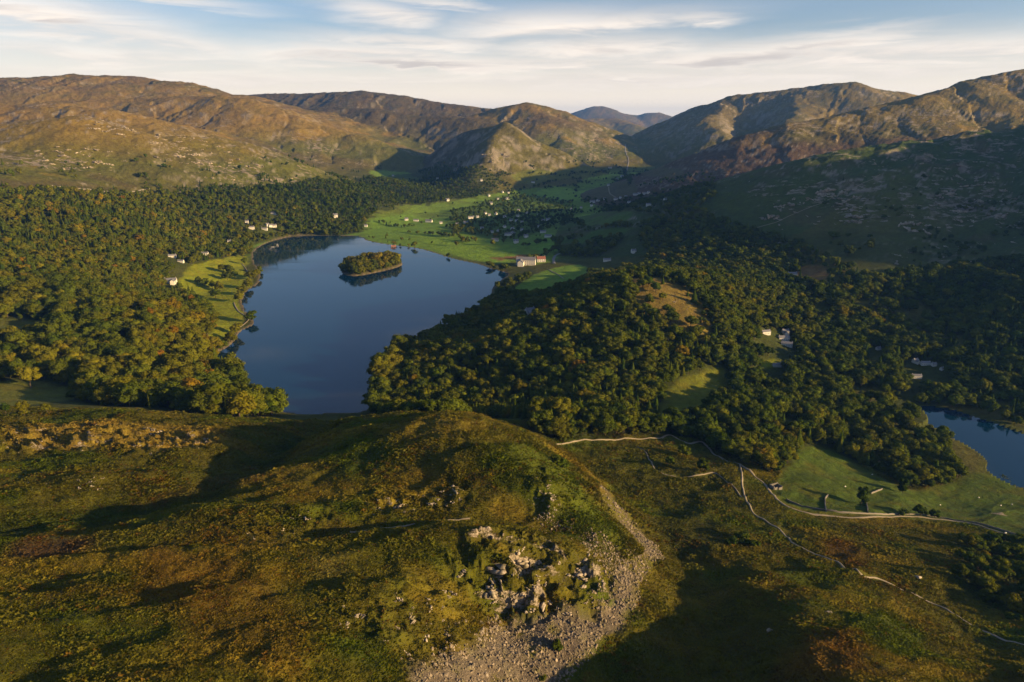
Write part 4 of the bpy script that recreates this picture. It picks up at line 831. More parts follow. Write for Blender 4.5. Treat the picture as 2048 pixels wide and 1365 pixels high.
def area_of(i):
    if is_isle[i]: return 'on the small wooded island in the lake'
    if is_shore[i]: return 'on the shore below the left meadow'
    if ppx[i] < 560: return 'at the near edge of the left-hand forest'
    if ppx[i] < 1110: return 'in the wood on the right shore of the lake'
    if ty[i] < 480: return 'in the dark copse at the lower right edge'
    if ppx[i] < 1560: return 'in the wood behind the winding pale path'
    return 'in the wood above the green field'
def tone_of(t, c):
    if c: return 'dark pointed conifer'
    return 'dark round-crowned tree' if t < 0.36 else 'olive round-crowned tree' if t < 0.62 else 'yellow-green autumn tree' if t < 0.82 else 'amber autumn tree'
AREAS = {i: area_of(i) for i in np.nonzero(chosen)[0]}
def terc(v, vals, names):
    q = np.quantile(vals, [1 / 3, 2 / 3]); return names[0] if v < q[0] else names[2] if v >= q[1] else names[1]
for i in np.nonzero(chosen)[0]:
    a = AREAS[i]; mates = [k for k in AREAS if AREAS[k] == a]
    spot = ', ' + terc(ppy[i], ppy[mates], ('back', 'middle', 'front')) + ' ' + terc(ppx[i], ppx[mates], ('left', 'centre', 'right'))
    size_ = terc(Hh[i], Hh[mates], ('low ', '', 'tall '))
    place_tree(PROTO[pick[i]], 'conifer_tree' if con[i] else 'broadleaf_tree', (float(tx[i]), float(ty[i]), float(tz[i]) - 0.3), float(Hh[i]), float(Wd[i]), float(rz[i]), tn[i], size_ + tone_of(tn[i], con[i]) + ' ' + a + spot, 'trees ' + a)
rest_ = ~chosen
instancer('forest', np.stack([tx, ty, tz - 0.3], 1)[rest_], [p[2] for p in PROTO], pick[rest_], np.stack([rz * 0, rz * 0, rz], 1)[rest_], np.stack([Wd, Wd, Hh], 1)[rest_], 'mixed woodland of broadleaf trees and conifers covering the valley', floats={'tint': tn[rest_]})
print('trees', nt_, 'individual', chosen.sum())
# trees that stand by themselves
for (px, py, h, w, t, pk, nm, lb) in [
  (1115,1302,6.0,4.2,.40,15,'round_bush','lone green bush growing in the middle of the grey scree'),
  (1406,942,11,11,.38,1,'broadleaf_tree','round dark tree nearest the pale path bend, rightmost of three'),
  (1366,915,11,12,.46,4,'broadleaf_tree','round olive tree just below the fork of the pale path'),
  (1340,934,10,9,.34,0,'broadleaf_tree','dark round tree leftmost of the three below the path fork'),
  (1722,1008,14,13,.22,3,'broadleaf_tree','dark spreading tree standing beside the wall in the green field'),
  (1806,1032,6,6.5,.42,16,'round_bush','small round bush on the field side of the long pale path'),
  (1840,1033,9,12,.28,4,'broadleaf_tree','dark low tree beside the long pale path, left of the field corner'),
  (1868,1036,7,8,.25,1,'broadleaf_tree','smaller dark tree rightmost of the pair beside the long pale path'),
  (62,776,25,23,.70,4,'broadleaf_tree','large golden tree at the far left edge of the forest'),
  (172,782,22,21,.64,1,'broadleaf_tree','tall amber-green tree standing before the left forest beside the field'),
  (255,800,20,18,.55,0,'broadleaf_tree','bushy green tree at the front of the left forest'),
  (50,832,13,13,.66,3,'broadleaf_tree','yellow-green tree on the near side of the left field'),
  (12,828,11,10,.10,2,'broadleaf_tree','dark little tree at the left edge beyond the near hill'),
  (95,826,9,10,.60,0,'broadleaf_tree','low yellowish tree right of the others beyond the near hill'),
  (300,818,14,7,.62,7,'conifer_tree','slim yellow-green conifer at the forest edge behind the near hill'),
  (205,812,15,8,.58,6,'conifer_tree','pointed young conifer before the left forest'),
  (1484,1084,7,9,.38,15,'round_bush','leafy green bush in the hollow right of the scree'),
  (1462,1090,5,7,.30,16,'round_bush','dark bush beside the leafy one in the hollow right of the scree'),
  (1508,1092,5,6,.34,15,'round_bush','small bush at the right of the hollow beyond the scree'),
  (1085,1362,2.5,3.0,.55,16,'round_bush','small tuft-like bush at the foot of the scree'),
  (1470,905,19,14,.66,2,'broadleaf_tree','tall sunlit tree at the wood edge above the path bend'),
  (1560,925,17,14,.35,5,'broadleaf_tree','dark tree at the corner of the wood above the stone barn'),
  (1805,985,13,12,.16,3,'conifer_tree','dark dense tree at the lower tip of the wood in the green field'),
  (1126,935,6,7,.35,15,'round_bush','bush beside the top of the right-hand scree chute'),
  (1112,925,5,6,.45,16,'round_bush','olive bush on the right shoulder of the grassy knoll')]:
    p = hit(px, py); place_tree(PROTO[pk], nm, (p[0], p[1], p[2] - 0.2), h, w, px * 1.7, t, lb, None)

# ---------------------------------------------------------------- buildings
MAT_WALLW = flat_mat('white_render', (0.52, 0.50, 0.46), 0.9, 0.08, 0.5); MAT_STONE = flat_mat('slate_stone_wall', (0.17, 0.155, 0.135), 0.95, 0.3, 1.5); MAT_SLATE = flat_mat('slate_roof', (0.15, 0.15, 0.165), 0.6, 0.2, 1.2, 0.4)
MAT_RED = flat_mat('red_roof', (0.24, 0.10, 0.07), 0.8, 0.15, 1.0); MAT_PANE = flat_mat('window_pane', (0.03, 0.035, 0.045), 0.12, 0.1, 1.0, 0.6); MAT_DOOR = flat_mat('door_paint', (0.07, 0.06, 0.05), 0.6); MAT_CHIM = flat_mat('chimney_stone', (0.3, 0.27, 0.24), 0.9)
def boxv(x0, x1, y0, y1, z0, z1):
    v = [(x, y, z) for z in (z0, z1) for (x, y) in ((x0, y0), (x1, y0), (x1, y1), (x0, y1))]
    return v, [(3, 2, 1, 0), (4, 5, 6, 7), (0, 1, 5, 4), (1, 2, 6, 5), (2, 3, 7, 6), (3, 0, 4, 7)]
def pmesh(name, v, f, mat):
    me = bpy.data.meshes.new(name); me.from_pydata(v, [], f); me.materials.append(mat); return me
def gable_wall(L, W, Hw, Hr):
    v = [(-L/2, -W/2, -3), (L/2, -W/2, -3), (L/2, W/2, -3), (-L/2, W/2, -3), (-L/2, -W/2, Hw), (L/2, -W/2, Hw), (L/2, W/2, Hw), (-L/2, W/2, Hw), (-L/2, 0, Hw + Hr), (L/2, 0, Hw + Hr)]
    return v, [(0, 1, 5, 4), (2, 3, 7, 6), (1, 2, 6, 9, 5), (3, 0, 4, 8, 7), (4, 5, 9, 8), (6, 7, 8, 9)]
def gable_roof(L, W, Hw, Hr, e=0.45, t=0.28):
    v, f = [], []
    for s in (-1, 1):
        yo = s * (W / 2 + e); zo = Hw - e * Hr / (W / 2); o = len(v)
        v += [(-L/2 - e, yo, zo + .06), (L/2 + e, yo, zo + .06), (L/2 + e, 0, Hw + Hr + .06), (-L/2 - e, 0, Hw + Hr + .06), (-L/2 - e, yo, zo + t + .06), (L/2 + e, yo, zo + t + .06), (L/2 + e, 0, Hw + Hr + t + .06), (-L/2 - e, 0, Hw + Hr + t + .06)]
        q = [(0, 1, 5, 4), (1, 2, 6, 5), (3, 0, 4, 7), (4, 5, 6, 7), (3, 2, 1, 0)]
        f += [tuple(o + i for i in r) for r in q]
    return v, f
def house_kind(L, W, Hw, Hr, wall, roof, wing=None):
    parts = [('wall', pmesh('wall', *gable_wall(L, W, Hw, Hr), wall), (0, 0, 0), 0, None), ('roof', pmesh('roof', *gable_roof(L, W, Hw, Hr), roof), (0, 0, 0), 0, None)]
    ch = pmesh('chimney', *boxv(-.55, .55, -.45, .45, -1.2, 1.5), MAT_CHIM)
    for sx_ in (-1, 1): parts.append(('chimney', ch, (sx_ * (L / 2 - 0.9), 0, Hw + Hr), 0, 'roof'))
    wn = pmesh('window', *boxv(-.55, .55, -.06, .05, -.7, .7), MAT_PANE); n = max(2, int(L // 3.6))
    for k in range(n):
        for fl in range(max(1, int(Hw // 2.7))):
            parts.append(('window', wn, ((k + .5) / n * L - L / 2, -W / 2, 1.6 + fl * 2.7), 0, None))
    parts.append(('door', pmesh('door', *boxv(-.5, .5, -.07, .05, 0, 2.1), MAT_DOOR), (L / n * 0.5 * 0 + L / n, -W / 2, 0), 0, None))
    if wing:
        wl, ww, wx = wing
        parts.append(('wing_wall', pmesh('wing_wall', *gable_wall(wl, ww, Hw * .82, Hr * .8), wall), (wx, -W / 2 - wl / 2 + .4, 0), PI / 2, None)); parts.append(('wing_roof', pmesh('wing_roof', *gable_roof(wl, ww, Hw * .82, Hr * .8), roof), (wx, -W / 2 - wl / 2 + .4, 0), PI / 2, None))
    return parts
KINDS = {'a': house_kind(11, 8, 5.4, 3.4, MAT_WALLW, MAT_SLATE), 'b': house_kind(13, 8.5, 5.6, 3.6, MAT_WALLW, MAT_SLATE, (7, 6.5, -2.6)), 'l': house_kind(20, 8, 5.2, 3.2, MAT_WALLW, MAT_SLATE), 's': house_kind(13, 8, 5.2, 3.4, MAT_STONE, MAT_SLATE),
         'hotel': house_kind(34, 12, 9.5, 4.6, MAT_WALLW, MAT_SLATE, (14, 10, -8)), 'annex': house_kind(16, 10, 6.2, 4.0, MAT_WALLW, MAT_RED), 'mansion': house_kind(22, 9, 6.0, 3.6, MAT_WALLW, MAT_SLATE, (8, 8, 5)), 'boat': house_kind(10, 6, 2.8, 2.2, MAT_STONE, MAT_RED)}
def place_house(kind, p, sc_, rot, name, label, group=None, windows=True):
    e = link(bpy.data.objects.new(name, None)); e.location = (p[0], p[1], p[2] + 0.15); e.rotation_euler = (0, 0, rot); e.scale = (sc_, sc_, sc_)
    tag(e, label, 'house' if name != 'boathouse' else 'boathouse', group); roof = None
    for nm, me, lc, r, par in KINDS[kind]:
        if not windows and nm in ('window', 'door'): continue
        o = link(bpy.data.objects.new(nm, me), roof if par == 'roof' else e); o.location = lc; o.rotation_euler = (0, 0, r)
        if nm == 'roof': roof = o
    return e
AREA = {'n': ('white house at the foot of the fells beyond the village', 'houses beyond the village'), 'v': ('small white slate-roofed house among the village trees across the lake', 'village houses among trees'), 'e': ('white house in the hamlet along the far valley road', 'houses along the valley road'),
        'f': ('white house in the row between green fields left of the village', 'row of houses between the fields'), 'w': ('white farmhouse on the wooded slope left of the village', 'farmhouses on the wooded slope'), 'l': ('white house in the dark trees at the head of the lake', 'houses at the head of the lake'),
        't': ('long white house half hidden in the left-hand forest', 'houses in the left-hand forest'), 'r': ('white house among dark trees on the right of the lake', 'houses in the trees right of the lake'), 'y': ('small white house in the trees above the small lake', 'houses above the small lake')}
ORD = ['leftmost', 'second from left', 'third from left', 'fourth from left', 'fifth from left', 'sixth from left', 'seventh from left', 'eighth from left', 'ninth from left', 'tenth from left', 'eleventh from left', 'twelfth from left', 'thirteenth from left']
SHAPE = {'a': 'compact', 'b': 'winged', 'l': 'long'}
for j, (h, p) in enumerate(H_POS):
    px, py, kd, s_, tr_, ar = h
    lb, gp = AREA[ar]; mates = sorted(q[0] for q in HOUSES if q[5] == ar); r_ = mates.index(px)
    if len(mates) <= 13: lb = lb + ', ' + ('rightmost' if r_ == len(mates) - 1 else ORD[r_])
    else:
        dp = sorted(q[1] for q in HOUSES if q[5] == ar); lb = lb.replace('small white', SHAPE[kd] + ' white').replace('white house in', SHAPE[kd] + ' white house in') + (', towards the back' if py < dp[len(dp) // 3] else ', towards the front' if py >= dp[2 * len(dp) // 3] else ', halfway back') + (', left part' if px < mates[len(mates) // 3] else ', right part' if px >= mates[2 * len(mates) // 3] else ', middle part')
    place_house(kd, p, s_ * ({'t': 0.75, 'l': 0.8, 'r': 0.72, 'y': 0.72}.get(ar, 0.82)), tr_ - 0.1, 'house', lb, gp, windows=(p[1] < 1700))
place_house('hotel', S_POS['hotel'], 1.25, -0.12, 'hotel', 'large white hotel with a wing standing near the lake shore')
place_house('annex', S_POS['annex'], 1.2, 0.1, 'house', 'red-roofed house right beside the large white hotel')
place_house('mansion', S_POS['mansion'], 0.95, 0.25, 'house', 'big bright white house at the forest edge above the sunlit left meadow')
place_house('b', S_POS['cottage'], 1.05, 0.5, 'house', 'lone white house high on the wooded hill right of the lake')
place_house('boat', S_POS['boathouse'], 1.2, 0.3, 'boathouse', 'little red-roofed boathouse on the far shore of the lake')
# roofless stone barn by the path: four walls with a doorway
bp_ = S_POS['barn']; eb = link(bpy.data.objects.new('stone_barn', None)); eb.location = bp_; eb.rotation_euler = (0, 0, 0.35); tag(eb, 'small roofless grey stone barn beside the long pale path', 'barn')
for (a, b, c, d, h_) in ((-4, 4, 2.2, 2.8, 2.9), (-4, -3.4, -2.6, 2.2, 3.4), (3.4, 4, -2.6, 2.2, 2.5), (-3.4, -0.8, -2.8, -2.2, 2.6), (0.5, 3.4, -2.8, -2.2, 1.7)):
    v, f = boxv(a, b, c, d, -1.0, h_); v = [(x_, y_, z_ if z_ < 0 else z_ + random.uniform(-.3, .3)) for x_, y_, z_ in v]
    link(bpy.data.objects.new('wall', pmesh('wall', v, f, MAT_STONE)), eb)

# ---------------------------------------------------------------- paths, walls
MAT_PATH = flat_mat('worn_gravel', (0.22, 0.185, 0.13), 0.95, 0.22, 0.6); MAT_ROAD = flat_mat('road_surface', (0.17, 0.165, 0.16), 0.9, 0.15, 0.2)
def resample(pts, step):
    P_ = [Vector(p) for p in pts]; out = []
    for i in range(len(P_) - 1):                         # Catmull-Rom in plan
        p0, p1, p2, p3 = P_[max(i - 1, 0)], P_[i], P_[i + 1], P_[min(i + 2, len(P_) - 1)]
        n = max(2, int((p2 - p1).length / step))
        for k in range(n):
            t = k / n; out.append(0.5 * ((2 * p1) + (p2 - p0) * t + (2 * p0 - 5 * p1 + 4 * p2 - p3) * t * t + (3 * p1 - p0 - 3 * p2 + p3) * t ** 3))
    return out + [P_[-1]]
def strip(name, pts, w, mat, lift, label):
    c = resample([(p[0], p[1], 0) for p in pts], max(1.5, w)); V = []; F = []
    for i, p in enumerate(c):
        t = (c[min(i + 1, len(c) - 1)] - c[max(i - 1, 0)]).normalized(); nrm = Vector((-t.y, t.x, 0))
        for s in (-1, -.35, .35, 1):
            q = p + nrm * s * w * 0.5 * (random.uniform(0.75, 1.2) if abs(s) == 1 else 1)
            V.append((q.x, q.y, float(ground(q.x, q.y)) + lift * (1 if abs(s) < 1 else 0.35)))
        if i: o = (i - 1) * 4; F += [(o + k, o + 4 + k, o + 5 + k, o + 1 + k) for k in range(3)]
    me = pmesh(name, V, F, mat); me.shade_smooth()
    return tag(link(bpy.data.objects.new(name, me)), label, None, None, 'structure')
PLAB = {'terrace_path': 'long pale gravel path winding along the edge of the green field', 'hillside_path': 'thin pale path running down to the lower right corner', 'looping_path': 'narrow path looping round the trees below the wood', 'woodland_edge_path': 'pale path along the lower edge of the wood',
        'knoll_path': 'faint trodden path across the front of the knoll', 'lakeside_path': 'short white path on the left shore', 'meadow_path': 'pale path round the foot of the sunlit meadow', 'hillside_track': 'track slanting up the shaded hillside', 'valley_road': 'road climbing to the valley gap', 'farm_lane': 'farm lane through the far green fields', 'hotel_drive': 'grey curved drive right of the large hotel', 'field_path': 'path crossing the small green field behind the wood'}
for nm, (k, w, v) in PATHS.items(): strip(nm, v, w, MAT_ROAD if nm in ('valley_road', 'hotel_drive') else MAT_PATH, 0.42 + 0.0003 * v[0][1], PLAB[nm])
def dry_wall(pts, h, w, label):
    c = resample([(p[0], p[1], 0) for p in hits(pts)], 1.4); V = []; F = []
    for i, p in enumerate(c):
        t = (c[min(i + 1, len(c) - 1)] - c[max(i - 1, 0)]).normalized(); nrm = Vector((-t.y, t.x, 0)); hh = h * random.uniform(0.78, 1.12)
        for s, zz in ((-1, -.5), (-.7, hh), (.7, hh * random.uniform(.9, 1.05)), (1, -.5)):
            q = p + nrm * s * w * 0.5; V.append((q.x, q.y, float(ground(q.x, q.y)) + zz))
        if i: o = (i - 1) * 4; F += [(o + k, o + 4 + k, o + 5 + k, o + 1 + k) for k in range(3)]
    F += [(0, 1, 2, 3), tuple(len(V) - 4 + k for k in (3, 2, 1, 0))]
    tag(link(bpy.data.objects.new('dry_stone_wall', pmesh('dry_stone_wall', V, F, MAT_STONE))), label, 'wall')
dry_wall([(1572,1000),(1605,1014),(1680,1026),(1752,1029),(1822,1030),(1900,1040),(1985,1056),(2048,1076)], 1.2, .8, 'long grey stone wall between the path and the green field')
dry_wall([(1652,1024),(1650,1000),(1656,992)], 1.5, .8, 'short stone wall stub running up the field, left of the pair')
dry_wall([(1735,1026),(1733,1006)], 1.5, .8, 'short dark wall stub below the spreading field tree')
dry_wall([(1742,988),(1752,984),(1764,979)], 1.3, .7, 'short pale wall right of the spreading field tree')
dry_wall([(100,372),(160,378),(225,384),(300,378)], 1.6, 1.5, 'pale wall along the foot of the craggy left hill')
# ---------------------------------------------------------------- sheep
MAT_WOOL = flat_mat('wool', (0.62, 0.58, 0.50), 1.0, 0.1, 4.0); MAT_FACE = flat_mat('sheep_face', (0.05, 0.045, 0.04), 0.9)
rngs = np.random.default_rng(5)
fl = 1 + 0.06 * rngs.normal(size=(len(ICO3_V), 1)); BODY = mesh_np('body', ICO3_V * fl * np.array([.62, .30, .33]) + np.array([0, 0, .62]), ICO3_F, (MAT_WOOL,), True)
HEAD = mesh_np('head', ICO3_V * np.array([.19, .10, .12]) + np.array([.70, 0, .62]), ICO3_F, (MAT_FACE,), True); LEG = mesh_np('leg', *tube((0, 0, 0), (0, 0, .45), .045, .06), (MAT_FACE,))
for (px, py, lb) in [(1957,997,'white sheep grazing alone near the small lake side of the field'),(2001,1013,'white sheep in the right of the green field, left one of two'),(2023,1011,'white sheep in the right of the green field, right one of two'),(1744,951,'white sheep near the wood edge in the green field'),(1690,975,'white sheep left of the spreading field tree'),(2010,1068,'white sheep by the wall at the right edge of the field'),(1880,1012,'white sheep in the middle of the green field')]:
    p = hit(px, py); e = link(bpy.data.objects.new('sheep', None)); e.location = p; e.rotation_euler = (0, 0, rngs.uniform(0, 6.3)); e.scale = (1.35,) * 3; tag(e, lb, 'sheep', 'sheep grazing in the green field')
    link(bpy.data.objects.new('body', BODY), e); link(bpy.data.objects.new('head', HEAD), e)
    for a in (-.36, .36):
        for b in (-.15, .15): g_ = link(bpy.data.objects.new('leg', LEG), e); g_.location = (a, b, 0)

# ---------------------------------------------------------------- rocks
def rock_mat():
    m, nt, p = new_mat('lichened_rock'); g = N(nt, 'ShaderNodeNewGeometry'); oi = N(nt, 'ShaderNodeObjectInfo')
    a = NOISE(nt, g.outputs['Position'], 0.8, 6.0, 0.65); b = NOISE(nt, g.outputs['Position'], 0.15, 4.0, 0.6)
    c = MIX(nt, RANGE(nt, a, 0.3, 0.7), (0.15, 0.125, 0.095, 1), (0.37, 0.315, 0.25, 1)); c = MIX(nt, RANGE(nt, b, 0.5, 0.7, 0, .7), c, (0.10, 0.095, 0.03, 1))
    v = M(nt, 'ADD', 0.75, M(nt, 'MULTIPLY', oi.outputs['Random'], 0.5)); c = MIX(nt, 1.0, c, COMB(nt, v, v, v), 'MULTIPLY')
    nt.links.new(c, p.inputs['Base Color']); p.inputs['Roughness'].default_value = 0.92; p.inputs['Specular IOR Level'].default_value = 0.15
    bp = N(nt, 'ShaderNodeBump'); bp.inputs['Strength'].default_value = 0.7; bp.inputs['Distance'].default_value = 0.3; setin(nt, bp.inputs['Height'], a); nt.links.new(bp.outputs[0], p.inputs['Normal'])
    return m
MAT_ROCK = rock_mat(); MAT_STONES = rock_mat(); MAT_STONES.name = 'scree_stone'
for n_ in MAT_STONES.node_tree.nodes:
    if n_.type == 'MIX' and n_.blend_type == 'MIX' and not n_.inputs[6].is_linked: n_.inputs[6].default_value = (0.09, 0.072, 0.053, 1); n_.inputs[7].default_value = (0.260, 0.212, 0.158, 1)
def rock_mesh(seed, craggy=1.0, mat=None):
    r = np.random.default_rng(seed); v = ICO3_V.copy()
    for k in range(26):                                    # chop by planes: angular facets
        n = r.normal(size=3); n /= np.linalg.norm(n); d = r.uniform(0.34, 0.66); e = v @ n - d; v = v - np.clip(e, 0, None)[:, None] * n * craggy
    v = v + 0.02 * r.normal(size=(len(v), 1)) * ICO3_V
    return mesh_np('rock', v * 1.5, ICO3_F, (mat or MAT_ROCK,))
ROCKS = [rock_mesh(700 + k) for k in range(8)]; STONES = [rock_mesh(760 + k, 1.0, MAT_STONES) for k in range(8)]
def crag_mesh(seed):                                       # a layered outcrop: slabs of bedrock breaking through the turf
    r = np.random.default_rng(seed); parts = []; tilt = r.uniform(-.3, .3)
    for k in range(12):
        v = ICO_V * 1.3
        for q in range(12):
            n = r.normal(size=3); n /= np.linalg.norm(n); e = v @ n - r.uniform(.4, .75); v = v - np.clip(e, 0, None)[:, None] * n
        s = v * np.array([r.uniform(.22, .55), r.uniform(.12, .3), r.uniform(.12, .38)]); a_ = r.normal() * .35
        s = np.stack([s[:, 0] * math.cos(a_) - s[:, 1] * math.sin(a_), s[:, 0] * math.sin(a_) + s[:, 1] * math.cos(a_), s[:, 2] + tilt * s[:, 0]], 1)
        parts.append((s + np.array([r.uniform(-.85, .85), r.uniform(-.5, .5), r.uniform(-.12, .15)]), ICO_F))
    V, F = join(parts); return mesh_np('crag', V, F, (MAT_ROCK,))
CRAGS = [crag_mesh(800 + k) for k in range(7)]
def drop(meshes, px, py, size, name, label, cat, group, sink=0.25, flat=1.0):
    p = hit(px, py); r = rngs
    o = link(bpy.data.objects.new(name, meshes[r.integers(len(meshes))])); s = size * r.uniform(.7, 1.3)
    o.location = (p[0], p[1], p[2] - sink * s * .3 - (0.16 * s if cat == 'rock' and size < 6 else 0)); o.rotation_euler = (r.uniform(-.25, .25), r.uniform(-.25, .25), r.uniform(0, 6.28)); o.scale = (s, s * r.uniform(.6, 1), s * flat * r.uniform(.6, 1.1))
    tag(o, label, cat, group)
def strew(n, poly, meshes, smin, smax, name, label, cat, group, flat=1.0):
    P_ = np.array(poly, float); lo, hi_ = P_.min(0), P_.max(0); got = 0
    while got < n:
        q = rngs.uniform(lo, hi_)
        if poly_sd(np.array([q[0]]), np.array([q[1]]), [tuple(a) for a in poly], 10)[0] >= 0: continue
        f_ = (q - lo) / (hi_ - lo); k_ = rngs.uniform() ** 2.2
        w_ = ', ' + ('large, ' if k_ > .5 else 'small, ' if k_ < .1 else '') + ('upper' if f_[1] < .33 else 'lower' if f_[1] > .67 else 'middle') + ' ' + ('left' if f_[0] < .25 else 'centre left' if f_[0] < .5 else 'centre right' if f_[0] < .75 else 'right')
        drop(meshes, q[0], q[1], smin + (smax - smin) * k_, name, label + w_, cat, group, flat=flat); got += 1
strew(46, [(950,1110),(1100,1090),(1200,1110),(1215,1180),(1150,1225),(1050,1225),(950,1190),(900,1150)], CRAGS, 1.6, 7.0, 'rock_outcrop', 'pale rock outcrop on the craggy face above the scree', 'rock', 'outcrops above the scree')
strew(40, [(660,1190),(900,1180),(960,1270),(880,1330),(740,1320),(650,1240)], CRAGS, 1.2, 3.2, 'rock_outcrop', 'pale rock outcrop in the turf left of the scree', 'rock', 'outcrops left of the scree')
strew(44, [(720,1000),(760,990),(930,975),(940,1005),(840,1015),(730,1040)], CRAGS, 1.2, 4.0, 'rock_outcrop', 'pale rock outcrop in the band across the knoll', 'rock', 'outcrops across the knoll')
strew(24, [(440,1040),(520,1010),(660,1020),(650,1060),(500,1075)], CRAGS, 1.2, 3.8, 'rock_outcrop', 'pale rock outcrop on the left shoulder of the knoll', 'rock', 'outcrops on the knoll shoulder')
strew(24, [(1060,940),(1110,935),(1120,970),(1080,975),(1040,1010),(1110,1020),(1120,1000)], CRAGS, 1.2, 3.0, 'rock_outcrop', 'grey rock outcrop on the right flank of the knoll', 'rock', 'outcrops on the knoll flank')
strew(60, [(0,855),(120,840),(300,850),(460,868),(470,885),(300,912),(0,915)], CRAGS, 1.4, 5.0, 'rock_outcrop', 'sunlit rock outcrop on the hummocks at the left', 'rock', 'outcrops on the left hummocks')
strew(30, [(100,950),(160,945),(240,960),(230,980),(110,985),(0,970)], CRAGS, 1.4, 4.2, 'rock_outcrop', 'pale rock outcrop below the left hummocks', 'rock', 'outcrops below the hummocks')
strew(8, [(0,1130),(60,1120),(90,1130),(180,1110),(190,1120),(40,1150)], CRAGS, .9, 2.0, 'rock_outcrop', 'small pale rock at the far left foreground', 'rock', 'rocks at the left foreground')
for (px, py, s_, lb) in [(960,1245,2.6,'large pale boulder topmost of three stacked left of the scree'),(962,1262,2.3,'pale boulder, the middle of three stacked left of the scree'),(958,1278,1.5,'small pale boulder lowest of three stacked left of the scree'),(1834,1156,3.4,'big pale boulder alone in the bracken at the lower right'),(972,1350,2.0,'round grey boulder at the bottom of the scree'),(1540,1262,2.0,'small white boulder in the dark hollow at lower right'),(1655,1225,3.0,'grey rock on the sunlit lower right knoll'),(1635,1310,2.2,'rock beside the orange bracken at the bottom right'),(1085,1210,3.2,'bright boulder at the foot of the crag')]:
    drop(ROCKS, px, py, s_, 'boulder', lb, 'boulder', None, 0.5, 0.8)
strew(70, [(1500,440),(1560,400),(1640,385),(1720,370),(1740,420),(1720,460),(1640,450),(1560,470),(1580,500),(1520,500)], CRAGS, 6, 21, 'hillside_crag', 'pale rock patch on the middle of the shaded hillside', 'rock', 'crags on the shaded hillside', .8)
strew(70, [(1870,390),(1940,350),(2010,360),(2040,400),(1990,450),(1900,440),(1840,470),(1800,440)], CRAGS, 7, 24, 'hillside_crag', 'pale crag near the right edge of the shaded hillside', 'rock', 'crags near the right edge', .8)
strew(40, [(1640,320),(1800,300),(2040,290),(2040,340),(1700,360),(1620,350)], CRAGS, 4, 11, 'hillside_crag', 'scattered pale rock high on the shaded hillside', 'rock', 'rocks high on the shaded hillside', .7)
strew(40, [(1780,500),(2040,470),(2040,560),(1900,560),(1800,540)], CRAGS, 4, 10, 'hillside_crag', 'pale rock among bushes low on the shaded hillside', 'rock', 'rocks low on the shaded hillside', .7)
strew(70, [(300,285),(400,275),(470,310),(540,340),(500,345),(380,330),(310,320)], CRAGS, 6, 17, 'sunlit_crag', 'sunlit pale rock on the nose of the craggy left hill', 'rock', 'crags on the left hill nose', .9)
strew(60, [(170,235),(250,250),(330,265),(400,275),(300,300),(220,270),(160,255)], CRAGS, 7, 18, 'sunlit_crag', 'pale rock on the golden shoulder of the left hill', 'rock', 'crags on the left hill shoulder', .9)
strew(50, [(60,290),(200,290),(260,320),(240,350),(120,350),(50,320)], CRAGS, 6, 15, 'sunlit_crag', 'grey rock on the green lower face of the left hill', 'rock', 'crags on the left hill face', .8)
strew(40, [(380,350),(560,350),(640,372),(560,378),(420,368)], CRAGS, 4, 11, 'sunlit_crag', 'rock above the forest edge right of the craggy hill', 'rock', 'rocks above the left forest', .8)
strew(40, [(1290,562),(1330,570),(1390,610),(1400,640),(1340,600),(1300,580)], CRAGS, 2, 6, 'hilltop_crag', 'pale rock on the bare top of the wooded hill', 'rock', 'rocks on the wooded hill top', .7)
strew(22, [(965,305),(1010,300),(1015,320),(980,325)], CRAGS, 8, 22, 'hill_crag', 'sunlit rock low on the conical hill', 'rock', 'rocks on the conical hill', .8)

# scree: loose stones nobody could count
def in_scree(n, poly, spread):
    P_ = np.array(poly); lo, hi_ = P_.min(0) - 4, P_.max(0) + 4
    x = rngs.uniform(lo[0], hi_[0], n).astype(np.float32); y = rngs.uniform(lo[1], hi_[1], n).astype(np.float32)
    d = poly_sd(x, y, poly) + 9.0 * fbm(x, y, 16, 3, 301) + 3.0 * (y > 262) * (fbm(x, y, 14, 3, 302) + 0.25); k = d < rngs.exponential(spread, n) - 0.5
    return x[k], y[k]
sx_, sy_ = in_scree(90000, SCREE, 1.2); k2 = in_scree(9000, SCREE2, 2.0); sx_ = np.r_[sx_, k2[0]].astype(np.float32); sy_ = np.r_[sy_, k2[1]].astype(np.float32); n = len(sx_); sz_ = ground(sx_, sy_)
ss = 0.10 + 0.9 * rngs.uniform(size=n) ** 6 + 0.2 * rngs.uniform(size=n)
instancer('scree', np.stack([sx_, sy_, sz_ - 0.05], 1), STONES, rngs.integers(0, 8, n), rngs.uniform(0, 6.28, (n, 3)), ss[:, None] * np.stack([rngs.uniform(.7, 1.3, n), rngs.uniform(.5, 1, n), rngs.uniform(.4, .8, n)], 1), 'slope of loose grey scree stones running down the knoll')
print('scree', n)

